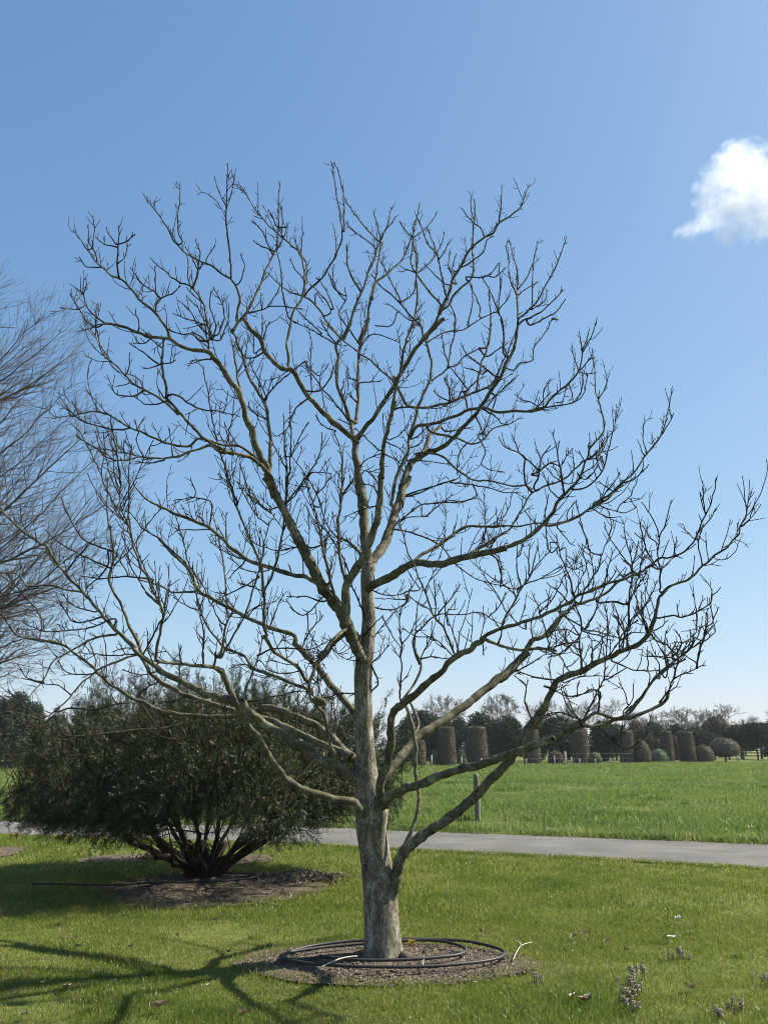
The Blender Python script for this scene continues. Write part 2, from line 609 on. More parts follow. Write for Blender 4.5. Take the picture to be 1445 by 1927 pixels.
# heap of clods beside the yew
c = gr(565, 1655)
for k in range(2):
    n = 1200
    x, y = rng.normal(c[0], .24, n), rng.normal(c[1], .16, n)
    z = .075 * np.exp(-((x - c[0]) ** 2 / .09 + (y - c[1]) ** 2 / .04)) + rng.uniform(0, .02, n)
    chip_cloud(cr, x, y, z, rng.uniform(.012, .04, n), .8)
c = gr(300, 1615)
n = 700
x, y = rng.normal(c[0], .2, n), rng.normal(c[1], .12, n)
chip_cloud(cr, x, y, .10 * np.exp(-((x - c[0]) ** 2 / .06 + (y - c[1]) ** 2 / .03)), rng.uniform(.012, .04, n), .8)
tag(cr.build('soil_crumbs', M['chips'], None, False), 'loose crumbs and clods of dry soil on the beds', 'soil crumbs', kind='stuff')


# ------------------------------------------------------------------ grass
def blades(mb, x, y, z, h, wd, tone, lean=.5):
    n = len(x)
    ya = rng.uniform(0, 6.28, n)
    dx, dy = np.cos(ya), np.sin(ya)
    la = rng.uniform(0, 6.28, n)
    l = rng.uniform(.05, lean, n) * h
    lx, ly = np.cos(la) * l, np.sin(la) * l
    w2 = wd / 2
    b0 = np.stack([x - dx * w2, y - dy * w2, z], 1)
    b1 = np.stack([x + dx * w2, y + dy * w2, z], 1)
    m0 = np.stack([x - dx * w2 * .75 + lx * .35, y - dy * w2 * .75 + ly * .35, z + h * .6], 1)
    m1 = np.stack([x + dx * w2 * .75 + lx * .35, y + dy * w2 * .75 + ly * .35, z + h * .6], 1)
    t = np.stack([x + lx, y + ly, z + h * np.sqrt(np.maximum(.2, 1 - (l / h) ** 2 * .6))], 1)
    V = np.stack([b0, b1, m1, m0, t], 1).reshape(-1, 3)
    b = np.arange(n) * 5
    mb.add(V, np.stack([b + 3, b + 2, b + 4], 1), np.stack([b, b + 1, b + 2, b + 3], 1), tone, tone)


def keep_mask(x, y, road_pad=.0):
    k = ~((y < road_top(x) + road_pad) & (y > road_bot(x) - road_pad))
    for b in BEDS:
        u = bed_u(b, x, y)
        k &= ~(u < rng.uniform(.80, 1.10, len(x)))
    return k & (np.hypot(x - TRUNK[0], y - TRUNK[1]) > .2)


def scatter_band(d0, d1, dens, pad=1.12):
    """points on the ground between two distances, filling the view (and a margin beyond it)"""
    k = CX / F_PX * pad
    area = (d1 * d1 - d0 * d0) * k + (d1 - d0) * 2.0
    n = int(area * dens)
    y = np.sqrt(rng.uniform(d0 * d0, d1 * d1, n))
    x = rng.uniform(-1, 1, n) * (y * k + 1.0)
    return x, y


def lawn_h(x, y):
    c = np.stack([x * 1.3, y * 1.3], 1)
    f = np.stack([x * 5, y * 5], 1)
    return np.clip(.85 + .35 * vnoise(c, 21, 2) + .35 * vnoise(f, 22, 2), .35, 1.8)


lawn = MB()
for d0, d1, dens, hh, ww in ((4.6, 6.5, 10500, .033, .0036), (6.5, 8.5, 6800, .034, .0045), (8.5, 11, 3600, .036, .0062), (11, 17, 1500, .04, .0095)):
    x, y = scatter_band(d0, d1, dens)
    k = keep_mask(x, y) & (y < road_bot(x) + .02)
    thin = vnoise(np.stack([x * 2.2, y * 2.2], 1), 61, 3)
    k &= (thin > -.55) | (rng.random(len(x)) < .45)
    x, y = x[k], y[k]
    f = lawn_h(x, y)
    h = hh * f * rng.uniform(.55, 1.35, len(x))
    t = np.clip(rng.normal(.47, .15, len(x)) - .10 * (f - .85), 0, .93)
    straw = rng.uniform(0, 1, len(x)) < .045
    t[straw] = rng.uniform(.9, 1, straw.sum())
    blades(lawn, x, y, np.full(len(x), -.012), h + .012, ww * rng.uniform(.7, 1.4, len(x)), t, .95)
# grass creeping over the lane's rims
for fn, sg in ((road_bot, 1), (road_top, -1)):
    n = 9000
    x = rng.uniform(-10, 9, n)
    y = fn(x) + sg * (rng.exponential(.05, n) - .09 + .07 * vnoise(x[:, None] * 3, 44, 3))
    blades(lawn, x, y, np.full(n, .0), rng.uniform(.02, .06, n), rng.uniform(.007, .012, n), np.clip(rng.normal(.6, .22, n), 0, 1), .95)
# longer tufts
for k in range(210):
    cx, cy = scatter_band(5, 13, .0001)[0], None
    yy = math.sqrt(random.uniform(25, 190)); xx = random.uniform(-1, 1) * yy * .55
    n = random.randint(30, 110)
    s = random.uniform(.04, .14)
    x, y = rng.normal(xx, s, n), rng.normal(yy, s, n)
    kk = keep_mask(x, y, .05) & (y < road_bot(x))
    x, y = x[kk], y[kk]
    if len(x) == 0: continue
    blades(lawn, x, y, np.full(len(x), -.01), rng.uniform(.035, .08, len(x)), rng.uniform(.003, .006, len(x)), np.clip(rng.normal(.38, .1, len(x)), 0, 1), .8)
# ragged rim of the beds
for b, n in zip(BEDS[:2], (1500, 900)):
    a = rng.uniform(0, 6.28, n); r = rng.uniform(.86, 1.12, n)
    x, y = b[1][0] + r * b[2] * np.cos(a), b[1][1] + r * b[3] * np.sin(a)
    blades(lawn, x, y, np.full(n, -.005), rng.uniform(.03, .08, n), rng.uniform(.004, .006, n), np.clip(rng.normal(.6, .2, n), 0, 1), .9)
tag(lawn.build('lawn_grass', M['lawn'], None, False), 'short sunlit mown grass of the lawn round the trees', 'grass', kind='stuff')

gt = MB()
n = 2600
x = rng.uniform(-9, 8, n); u_ = np.where(rng.random(n) < .5, rng.beta(.5, 3, n), 1 - rng.beta(.5, 3, n))
chip_cloud(gt, x, road_bot(x) * (1 - u_) + road_top(x) * u_, np.full(n, .018), rng.uniform(.004, .014, n), .5)
tag(gt.build('grit', M['chips'], None, False), 'loose grit and leaf crumbs along the lane', 'grit', kind='stuff')

fld = MB()
for d0, d1, dens, hh, ww in ((12, 20, 900, .085, .012), (20, 32, 340, .09, .02), (32, 52, 110, .10, .04), (52, 88, 34, .11, .08)):
    x, y = scatter_band(d0, d1, dens)
    k = y > road_top(x) - .02
    x, y = x[k], y[k]
    c = np.stack([x * .9, y * .9], 1)
    f = np.clip(.8 + .5 * vnoise(c, 31, 3), .3, 2)
    edge = np.exp(-np.maximum(0, y - road_top(x)) / .7) * (y < 25)
    h = hh * f * (1 + .9 * edge) * rng.uniform(.5, 1.4, len(x))
    t = np.clip(rng.normal(.42, .15, len(x)) + .25 * edge, 0, 1)
    straw = rng.uniform(0, 1, len(x)) < .03 + .10 * edge
    t[straw] = rng.uniform(.85, 1, straw.sum())
    blades(fld, x, y, np.full(len(x), -.015), h, ww * rng.uniform(.7, 1.4, len(x)), t, .9)
for k in range(330):
    yy = 15 + 55 * random.random() ** 1.8; xx = random.uniform(-1, 1) * yy * .55
    n = random.randint(40, 120); s = random.uniform(.1, .45)
    x, y = rng.normal(xx, s * 1.6, n), rng.normal(yy, s, n)
    kk = y > road_top(x) + .1
    x, y = x[kk], y[kk]
    if len(x) == 0: continue
    blades(fld, x, y, np.full(len(x), -.01), rng.uniform(.09, .2, len(x)), rng.uniform(.012, .02, len(x)) * (1 + yy / 30), np.clip(rng.normal(.3, .12, len(x)), 0, 1), .7)
for k in range(420):
    xx = random.uniform(-9, 8); yy = float(road_top(xx)) + random.expovariate(3.0) + .05
    if random.random() > .35 + .65 * (vnoise(np.array([[xx * 1.2, 3.0]]), 77, 2)[0] > 0): continue
    n = random.randint(40, 110); s = random.uniform(.05, .16)
    x, y = rng.normal(xx, s * 2, n), rng.normal(yy, s, n)
    blades(fld, x, y, np.full(n, -.01), rng.uniform(.05, .17, n), rng.uniform(.009, .016, n), np.clip(rng.normal(random.choice([.08, .15, .3, .75]), .12, n), 0, 1), .9)
tag(fld.build('field_grass', M['field'], None, False), 'longer grass of the open meadow beyond the lane', 'grass', kind='stuff')

# ------------------------------------------------------------------ the big bare tree
VIEWS = {k: (ox, oy, s) for k, ox, oy, s in (
    ('A', 100, 300, .24221), ('B', 400, 300, .24221), ('C', 700, 300, .24221), ('D', 100, 600, .24221), ('E', 400, 600, .24221),
    ('F', 700, 600, .24221), ('G', 1000, 600, .24221), ('H', 0, 900, .24221), ('I', 300, 900, .24221), ('J', 600, 900, .24221),
    ('K', 900, 900, .24221), ('L', 1095, 900, .24221), ('M', 0, 1180, .24221), ('N', 300, 1200, .24221), ('O', 950, 1150, .29066),
    ('P', 540, 1200, .36337), ('Q', 0, 780, .41522))}
TRACE = """
# V r0 r1 dz pts   (main limbs first, '*' starts a limb attached to the trunk)
*J 11 6.5 -0.5 340,1420 290,1320 250,1200 215,1100 205,950 215,850 240,780 330,640 400,480 455,320 475,150 485,0
*J 11 9 0.25 382,760 374,650 366,570 355,480 350,350 330,150 305,0
*J 11 8 0.9 384,780 395,690 425,620 470,570 540,450 600,250 650,100 690,0
*I 14 8 -0.25 1560,1275 1480,1200 1400,1020 1280,860 1200,720 1130,560 1040,400 960,240 880,80 830,0
*J 9.5 6.5 -0.9 380,850 440,815 560,770 640,710 740,650 850,660 950,670 1050,635 1200,595 1350,570 1445,540
*P 10 6 -0.9 470,880 490,750 530,600 545,400 600,350 740,230 880,100 1010,20
*P 10.5 7 -1.3 480,880 520,830 600,790 800,715 960,665 1100,628 1250,572 1376,520
*P 9 8 1.1 450,760 530,680 600,600 680,510 840,410 1000,290 1100,210 1240,80
*P 13 8 -0.3 515,1390 542,1320 560,1250 568,1200 590,1130 640,1080 720,1010 870,910 1000,790 1070,720 1150,640 1200,540 1280,430 1330,360
*N 9 6 -0.7 1620,1420 1520,1290 1445,1270 1300,1240 1150,1190 1000,1110 900,980 800,830 700,680 600,510 540,390 490,260
*N 13 8.5 -0.15 1600,1180 1560,1120 1445,1040 1300,980 1150,880 980,780 830,680 700,570 640,490
*N 9 7.5 1.0 1580,1000 1445,880 1260,710 1150,650 1000,590 850,550 780,560
*N 9 7 0.9 1480,930 1400,880 1280,840 1100,750 900,660 700,600
*N 8 6 0.5 1540,620 1445,500 1300,320 1200,200 1050,50
# continuations
E 7 4 -0.3 1310,1240 1320,1100 1340,950 1380,780 1420,650
F 4.5 3 -0.2 150,750 185,560 240,330 265,180
C 3 1 -0.2 265,1400 320,1250 345,1100 345,850 320,600 340,480 370,345
E 9 7.5 0.1 1180,1445 1140,1250 1110,1050 1100,930
E 7.5 5 -0.5 1120,950 1060,900 930,800 760,620 700,540 620,400 540,390 480,340 400,250 380,170 290,70 230,0
E 5.5 3 0.3 1100,930 1080,850 1040,700 980,540 960,430 975,300 960,200 1020,120 1080,0
E 5 3.5 0.5 1110,800 1130,650 1125,500 1140,300 1150,200 1190,80 1215,0
E 6.5 5 -0.3 1120,930 1280,720 1430,480
F 5.5 5 -0.3 180,500 300,290 400,150 500,50 550,0
C 5 3 -0.2 420,1390 500,1250 530,1180
C 4.5 1.2 -0.3 520,1200 590,1050 620,950 700,800 760,700 830,640 880,600 940,570 980,500 1030,460 1130,390 1180,290 1220,195
F 8 6 0.3 215,1440 250,1250 300,1130 360,1080 440,1030
F 6 3.5 -0.5 440,1030 500,1020 620,940 700,850 800,750 830,700 900,600 980,480 1060,300 1110,200 1130,50
F 6.5 4 0.7 360,1090 420,1010 450,900 530,830
F 5 2.5 0.6 150,1440 200,1200 270,1050 290,930 330,800 370,650 440,500 465,380 440,250 390,100 370,0
F 5 3 -0.5 290,930 350,830 440,825 560,790 740,710 870,690 980,725 1160,715 1230,715 1330,690
G 3.5 1.2 -0.3 -20,715 0,720 90,690 150,620 220,550 290,500 360,410 385,330 385,200 365,100
F 4 2.5 0.2 170,450 210,560 260,660 310,685 460,680 600,650 720,600 900,530 960,470
K 6.5 4 -0.4 -20,592 0,590 130,570 260,520 400,450 500,370 560,280 620,170 640,150
K 4 3 -0.1 630,160 720,80 790,0
G 3 1 -0.2 375,1240 430,1080 450,1010 540,900 555,790 510,630 490,500 485,400 475,240
K 3.8 3 0.3 500,370 700,330 900,220 1000,160 1130,20
G 3 1 0.2 480,1440 600,1370 700,1280 830,1150 890,1050 1000,910 1060,700 1083,545
G 2.5 1 0.2 330,1330 430,1300 540,1190 600,1000 650,780 655,670
J 4.5 3 0.4 730,650 860,560 960,490 1080,410 1180,370 1300,380 1445,370
K 2.8 1.5 0.2 0,375 150,370 300,375 450,350 550,355 700,330
J 4 3 0.3 1180,580 1320,500 1445,420
K 3 2 0.2 -15,545 0,540 150,450 250,380 340,240 400,130 470,90
G 2.2 1 0.3 40,1335 100,1300 250,1240 400,1110 500,1060 590,890
K 5 3 -0.4 30,1240 200,1160 430,1090 700,970 750,920 900,860 1050,810 1200,760 1340,680
K 4.5 3 -0.3 30,1240 150,1290 300,1330 480,1325 600,1340
O 3 1.5 -0.2 210,235 290,255 350,280 380,340 430,400 460,400
O 7 5 0.3 -30,450 0,430 60,370 130,270 170,200 260,150 340,60 410,0
K 5 2.5 0.3 540,1230 640,1080 720,1000 860,950 1000,880 1090,800 1200,720
O 8 4 -0.5 190,730 260,620 310,500 370,430 480,390 620,320 750,260 850,220 920,160 960,60 980,0
L 4 1.2 -0.2 520,1170 560,1100 600,950 620,880 700,830 830,790 930,680 1100,550 1210,430 1270,270 1310,120
O 6.5 4 -0.2 -20,945 0,940 200,850 380,790 500,745 600,745 700,710 800,690 900,650 990,610 1050,530
O 5 2 -0.3 380,785 500,710 600,655 720,690 800,660 880,560 950,460 1030,380 1160,310
O 3.5 2 0.2 780,660 840,600 900,530 980,430 1060,350 1180,260 1220,170
O 2.5 1.2 0 1000,590 1060,510 1080,450 1240,370 1290,350
O 2.2 1 0.1 1240,370 1260,240 1290,160 1310,20
P 6 4 0.3 600,1100 660,960 680,850 665,700 665,600 650,450 600,320
P 3.5 3 0.2 600,330 680,200 690,130 660,60 660,0
J 2.8 1.5 0.3 780,1445 740,1330 740,1230 850,1110 930,1050 1050,900 1100,830
P 4.5 3 0.9 560,640 640,560 680,480 670,400 620,300
N 6 3.5 -0.4 490,260 420,230 250,210 0,190
N 4 2.5 -0.2 430,240 440,180 440,120
I 4 2 -0.3 470,1380 500,1250 520,1130 540,1080
N 8 6 0 660,510 540,480 380,440 170,340 0,260
M 6.5 3 0.2 1240,330 1080,210 1000,120 880,0
H 4.5 2 0.2 1060,1310 900,1180 750,1010 640,870 480,710 400,590 350,520 200,430 100,340 20,250 -30,120
N 6.5 5 0.3 790,560 640,600 500,615 200,600 0,570
M 5 2 0.3 1240,655 1150,600 1050,560 880,460 770,370 700,290 560,190 480,130 300,100 130,60
N 6.5 5 0.2 700,600 600,570 350,490 170,430 0,330
M 5 4 0.1 1240,410 1180,370 1120,260 1090,160 1060,60
H 4.2 1.5 -0.3 1080,1280 1000,1140 960,1020 880,880 850,790 870,700 880,620 870,470 840,280 840,0
N 5 4 -0.3 1380,950 1320,800 1300,650 1260,560 1210,500
N 6 4.5 -0.3 1400,0 1300,110 1220,200 1180,300 1155,345
N 4.5 3.5 0 1180,480 1170,400 1155,345
N 5 4.2 -0.4 1155,345 1050,210 900,110 850,30 830,0
I 4.2 3.2 -0.2 830,1215 820,1180 810,1080 810,900
I 3.6 2 -0.3 810,880 790,680 740,560 660,370 580,170 530,0
I 3.4 2 0.3 815,880 880,740 930,560 960,400 975,250 985,0
E 2 1 0.1 570,1430 580,1190 560,1000 550,740
E 2 1 0.1 580,1300 600,1180 605,1000 610,850 600,670
D 2.2 1 -0.2 1430,1440 1330,1130 1290,990 1240,800 1200,560 1170,370
J 4.6 4.6 -0.5 228,1160 200,1190 100,1270 0,1380
E 6 2.5 0 470,1380 450,1200 450,1050 445,900 440,780 400,640 290,460 230,280 200,200 150,100
E 8 5.5 0 480,1380 420,1150 380,1080 320,930 260,760 210,570 130,470 60,370 0,300
D 5.5 3 -0.4 1330,400 1220,270 1080,240 960,190 880,150 750,140 650,100 500,50 400,35
A 2.5 1 -0.2 420,1280 400,1270 300,1190 250,1100 235,1050 135,970
A 4 1 0.4 920,1390 900,1360 840,1240 780,1180 650,1060 540,930 450,900 350,810 250,680 165,550
E 5.5 4 -0.5 470,1250 420,1180 330,1100 200,1050 80,1030 0,990
D 4.5 2.5 -0.3 1400,1050 1240,970 1130,890 1000,750 900,630 880,540 850,380 850,260 860,160
E 4 3 -0.2 420,1200 330,1080 210,990 100,985 0,955
D 3.8 1.5 -0.2 1240,980 1080,1030 900,1080 700,1070 500,1030 400,1010
D 3.5 1.2 0.2 1200,940 1130,930 1050,990 900,970 750,910 600,840 460,760 350,720 200,740 0,775
D 3.2 1 0.3 970,740 860,640 740,570 600,480 510,380 390,270 330,130 240,20
I 6 3.5 0.6 1280,850 1150,770 1000,740 850,690 700,640 550,530 400,390 240,320 100,260 0,215
H 3 1.2 0.1 1260,220 1130,160 1050,60 1020,20
I 5.5 3.5 0.4 1050,1230 950,1180 830,1150 680,1080 550,1010 400,930 300,870 230,700 150,640 0,470
H 2.8 1.2 0.2 1445,660 1250,480 1100,380 1000,250
N 4.8 3.5 0.6 1180,420 1050,360 850,290 740,240 640,130 520,90
I 3 1.5 0.3 540,1330 480,1290 350,1100 290,900 270,750
B 4 1.2 0.2 150,1340 250,1200 310,1100 375,980 395,900 470,750 530,660 565,580 578,505
B 3.5 1 -0.2 190,1250 200,1150 215,1080 165,950 60,880 0,830 -100,790 -200,730 -290,640 -340,540 -420,430 -500,330 -532,275
B 4 1 0.3 585,1520 575,1420 620,1220 640,1160 700,1070 715,900 690,740 640,690 530,590 450,520 350,410 230,210
B 4 1 0.2 1020,1400 1080,1240 1100,1150 1160,1030 1200,900 1280,700 1340,560 1385,370
B 3 1.5 0.1 1160,1030 1100,940 1050,830 1040,660
B 3.5 2 0.3 1130,1420 1200,1260 1215,1130 1250,1000 1270,900 1290,780 1310,650
J 4.5 3 -0.3 190,1090 110,880 60,650 0,390
I 3.5 1.5 -0.2 1330,800 1290,600 1210,250 1150,60
J 4.5 2.5 0.2 215,830 170,650 150,450 170,150 200,0
E 3 1.5 0.2 1000,1400 1010,1200 1000,1050 950,880
J 4.5 2.5 0.5 350,620 300,560 230,500 140,460
F 3 1 0 1445,0 1440,10
# secondaries
A 2 1 0 520,930 500,850 505,680 515,620 510,520
A 1.5 1 0 505,680 460,670 400,660 335,605
A 1.5 1 0 515,660 570,640 635,585
A 1.5 1 0 490,660 450,600 418,535
A 1.5 1 0 522,800 560,760 585,660
A 1.7 1 0 345,790 330,730 310,680 320,560 312,455
A 1.3 1 0 310,685 285,640 272,515
A 1.5 1 0 360,840 250,830 205,760
A 2 1 0 800,1190 805,1110 840,1075 930,1040 985,990
A 1.7 1 0 830,1080 780,1020 700,970 640,900 605,845
A 1.3 1 0 800,1020 800,900 795,830
A 1.5 1 0 665,1330 665,1260 645,1180
A 1.8 1 0 410,1275 330,1295 205,1338
A 1.8 1 0 330,1300 250,1240 215,1180 165,1105 135,1055
A 1.6 1 0 245,1140 200,1165 70,1155
A 1.6 1 0 240,1060 255,1000 258,935
A 1.8 1 0 1010,640 975,570 972,440 985,330 988,190
A 2.2 1 0 1385,900 1370,700 1345,460 1350,250 1360,30
A 1.3 .9 0 1345,370 1310,300 1285,240 1255,135
A 1.3 .9 0 1350,390 1385,280 1410,120
A 0.9 .6 0 1345,460 1290,350 1220,280 1160,260 1125,275
A 1.3 1 0 1190,780 1225,720 1257,675
A 3 2 0 1240,1400 1210,1300 1180,1150 1130,1060 1080,1000
A 2.2 1 0 1080,1000 1120,920 1130,850 1140,740 1110,625
A 2 1 0 1080,990 1000,960 930,920 860,860 800,810 760,770
A 1.6 1 0 1070,980 1050,950 1050,820 1035,740
A 1.6 1 0 1130,860 1080,760 1030,680
A 2 1 0 1240,1380 1140,1300 1080,1200 1010,1120 980,1100
A 2 1 0 1210,1420 1130,1400 1060,1350 1000,1360 900,1320
A 2 1 0 1250,1380 1260,1280 1220,1140 1230,1020
A 2 1 0 1280,1360 1330,1240 1310,1120 1250,1000
A 1.8 1 0 1200,1410 1180,1280 1120,1130
A 1.8 1 0 1180,1280 1050,1240 940,1200
A 1.8 1 0 1300,1400 1360,1260 1370,1150
B 2 1 0 590,1230 560,1100 540,980 530,850 500,700
B 2.4 1.2 0 740,1020 850,920 950,760 1000,640 1010,560 990,420 965,280 925,20
B 1.7 1 0 1025,560 1020,520 1020,300 985,120 945,30
B 1.6 1 0 1300,640 1240,590 1130,460 1015,290
B 1.4 1 0 1310,650 1280,520 1250,400
B 1.4 1 0 1300,620 1350,540 1440,430
B 1.4 1 0 1270,700 1200,630 1100,560 1035,480
B 1.2 .7 0 960,710 960,620 930,490
B 3 1.2 0 1000,1400 880,1250 830,1170 740,1080 600,1030 520,970 425,880
B 1.8 1 0 290,1190 380,1170 440,1140 520,1140 690,1160
B 1.5 1 0 430,1140 490,1060 525,980
B 1.5 1 0 385,1160 378,1040
B 1.5 1 0 210,960 250,840 218,740
B 1.7 1 0 470,740 430,690 370,670 318,630
B 1.6 1 0 440,680 390,560 310,480
B 2 1 0 500,690 510,560 515,400 520,230 517,170
B 1.5 1 0 540,590 545,480 538,370
B 1.5 1 0 500,520 470,450 440,400
B 1.5 1 0 690,720 700,600 698,515
B 1.5 1 0 720,1000 700,920 640,850 605,770
B 1.5 1 0 735,960 730,860 728,800
B 1.5 1 0 1020,1060 950,1000 900,880
B 1.5 1 0 1010,1080 940,950 940,820
B 1.7 1 0 920,1180 870,1080 760,970
B 1.7 1 0 940,1160 880,1010 810,920
B 1.7 1 0 1130,1420 1060,1320 980,1200 1040,1080 1030,1000
B 1.7 1 0 800,1130 805,1040 860,1110
B 1.8 1 0 850,1350 750,1260 660,1170
B 1.7 1 0 900,1400 780,1330 650,1270
C 3 1.2 0.2 530,1130 450,1030 360,910 340,880 310,840 300,800 320,600 315,540 350,440 368,345
C 1.7 1 0 345,885 430,820 500,730 550,620 558,570
C 1.5 1 0 340,880 260,850 220,825
C 1.6 1 0 320,610 380,570 440,510 505,410
C 1.6 1 0 310,600 250,540 212,480
C 3.2 1.5 0 0,1090 30,960 130,880 220,800 260,720 310,600
C 2.6 1.5 0 370,1290 320,1240 230,1130 150,1050 60,980 0,900
C 1.6 1 0 230,1110 180,1000 120,900 70,790
C 1.8 1 0 235,1100 320,1040 345,900 348,800 335,620
C 2 1 0 590,1090 560,1000 530,860 505,740 470,640 430,530
C 1.5 1 0 510,780 570,710 605,625
C 1.4 1 0 500,740 430,650 390,560 360,470
C 1.5 1 0 550,960 470,880 410,815
C 2 1.2 0 780,690 785,560 800,400 790,310
C 1.6 1 0 870,600 850,540 790,490 740,440 690,375
C 1.3 1 0 785,460 770,400 768,290
C 1.8 1 0 985,480 1000,350 1005,200
C 3 2 0 600,1130 630,1060 700,990 770,930 785,850 780,700
C 1.8 1 0 700,835 780,790 860,720 900,620 940,600
C 1.8 1 0 730,915 860,915 920,880 975,810
C 1.5 1 0 870,905 960,910 1040,840
C 2.6 1 0 1020,1500 1020,1400 1010,1250 985,1180 995,1000 985,810
C 1.8 1 0 980,1190 930,1060 890,980 845,905
C 2 1 0 900,1445 920,1250 905,1000
C 1.4 1 0 985,1170 1040,1100 1075,1015
C 3 1 0 1130,1260 1125,1060 1130,900 1100,760 1065,625
C 1.6 1 0 1120,1050 1070,930 1055,750 1035,670
C 1.7 1 0 1130,1010 1200,920 1250,800 1270,700 1285,630
C 2.6 1.1 0 1140,1240 1220,1160 1290,1090 1350,970 1410,870 1460,740 1510,600
C 2 1 0 1180,1250 1300,1190 1370,1130 1445,1060 1480,1010
C 2 1 0 1230,1290 1330,1240 1430,1180 1500,1090
C 2.3 1.2 0 480,1390 590,1335 700,1325 820,1250 850,1235 970,1180
C 2 1 0 640,1340 650,1230 600,1120
C 1.5 1 0 740,1290 780,1120 775,980
C 1.5 1 0 830,1220 835,1130 775,1010 760,960
C 1.5 1 0 1130,1060 1200,1000 1290,955
C 1.5 1 0 1240,1170 1245,1000 1250,830
C 1.5 1 0 1240,1170 1340,1090 1355,1010
C 1.5 1 0 660,970 600,850 605,700
C 1.5 1 0 620,850 640,780 655,735
C 1.5 1 0 640,890 590,850
C 1.5 1 0 300,1250 200,1180 120,1120
C 1.5 1 0 200,1180 150,1290 30,1290
F 2.4 1.5 0 465,480 550,420 590,380 660,360 720,290 830,230
F 2.4 1.5 0 590,370 610,230 640,120 640,0
F 1.8 1 0 600,380 560,250 545,130
F 2 1 0 740,550 650,430 590,360
F 3 2 0 810,550 840,400 850,340 890,240 915,100 920,0
F 2 1 0 880,290 960,250 1060,180
F 2 1 0 960,460 1000,370 1080,200 1120,100
F 2.2 1 0 950,440 870,380 740,280 690,190
F 1.8 1 0 860,430 790,400 720,380
F 1.6 1 0 1100,400 1140,350 1240,320 1260,220 1350,100 1395,0
F 2.4 1.5 0 1060,300 1020,200 1020,100 1000,0
F 1.8 1 0 880,700 960,600 1060,500 1135,440
F 1.8 1 0 960,600 930,720 880,850 880,920
F 3.5 1 -0.2 430,850 500,890 640,920 740,965 820,965 880,920 940,850 1060,820 1155,765
F 3.2 2 -0.5 340,1050 460,1045 560,1080 650,1170 790,1250 900,1255 1100,1300 1180,1295 1240,1325
F 2.6 1.2 0 240,1380 330,1350 450,1310 640,1250 700,1200
F 1.8 1 0 610,1270 780,1290 930,1320 1010,1345 1150,1350
F 1.6 1 0 780,1290 805,1350 800,1390 700,1420 600,1410 480,1440
F 1.6 1 0 820,900 850,960 880,1040 850,1120 900,1165 1020,1190
F 1.6 1 0 740,965 690,1020 665,1100 660,1210
F 1.6 1 0 280,1100 400,1105 600,1130
F 2.4 1 0 80,1050 150,1080 230,1130
F 1.6 1 0 120,960 200,1000 260,1050
F 1.6 1 0 130,940 200,910 225,880
F 1.8 1 0 310,940 400,870 430,820
F 1.8 1 0 310,1000 380,960 400,900
F 2.8 2 0 180,700 230,690 310,685
F 2.2 1 0 1200,1300 1180,1170 1190,1080 1130,1040 1030,1000 985,925
F 2 1 0 1300,1180 1220,1110 1150,1050 1110,960 1090,910
F 2 1.2 0 1260,1310 1290,1220 1310,1100 1380,990
F 2 1 0 1300,1180 1390,1120 1440,1100
F 2 1 0 740,700 700,560 640,640 570,460
F 2 1 0 720,590 790,500 870,450
F 2 1 0 600,640 600,560 560,460
F 1.7 1 0 600,640 520,600 480,560
F 2 1 0 800,740 850,860 880,900
F 2 1 0 840,690 960,760 1000,810 1060,820
F 2 1 0 560,870 640,870 780,840
G 2 1 0 0,1210 60,1190 140,1120 210,1140 270,1070 315,1010
G 2.2 1 0 245,1390 240,1300 220,1160 200,1030 170,890
G 1.8 1 0 220,1400 180,1370 130,1320 95,1190
G 1.5 1 0 245,1270 290,1280 330,1275
G 1.5 1 0 245,1270 180,1230 120,1170
G 1.5 1 0 360,410 400,370 465,305 487,380
G 1.5 1 0 385,240 400,260 440,180 480,90 505,0
G 1.3 1 0 400,240 420,190 450,75
G 1.8 1 0 90,690 230,670 320,650 380,580 400,430
G 1.3 1 0 330,650 400,590 435,430
G 1.3 1 0 380,415 440,430 500,415
G 1.4 1 0 360,400 330,300 310,220
G 1.5 1 0 20,700 90,630 150,570
G 1.3 1 0 90,630 100,540 145,465
G 1.4 1 0 60,690 0,650 -80,630 -125,590
G 1.3 .8 0 510,630 560,560 600,430
G 1.5 1 0 540,1190 505,1080 500,1030
G 1.5 1 0 420,1100 510,1070 580,950 590,880
G 1.4 1 0 400,1195 480,1150 538,1075
G 1.4 1 0 360,1200 400,1240 460,1225 510,1130
G 1.4 .6 0 890,1040 870,960 865,870 890,790 930,773
G 1.4 1 0 1010,900 1060,820 1100,740
G 1.8 1 0 700,1280 800,1240 850,1200 870,1110
G 1.3 1 0 850,1195 905,1135
G 1.4 1 0 690,1440 760,1390 790,1320 820,1250
G 1.2 .8 0 770,1395 840,1400 870,1375
G 1.5 1 0 540,1400 590,1330 660,1250 685,1195
G 1.3 1 0 590,1310 525,1265
G 1.4 1 0 880,1070 850,1010 840,980
G 1.4 1 0 440,1030 435,1000 445,970
G 1.4 1 0 410,1110 370,1030
G 1.4 1 0 290,500 315,600 320,650
G 1.4 1 0 270,520 240,630 200,650
K 2.6 1 0 740,920 700,760 640,620 600,440
K 2.6 1.5 0 800,1180 790,1080 750,980 740,900
K 2.8 1 0 1165,1160 1170,900 1190,800 1190,640 1150,500 1120,330
K 1.7 1 0 1190,700 1090,560 1010,450 980,350
K 1.5 1 0 1010,460 1030,350 1010,270
K 2.4 1.2 0 780,980 820,880 890,760 940,680 960,590 1010,460
K 1.8 1 0 940,600 860,560 840,480 790,330 760,180
K 3 1.1 0 180,1150 220,1060 280,960 330,860 400,760 430,650 460,520
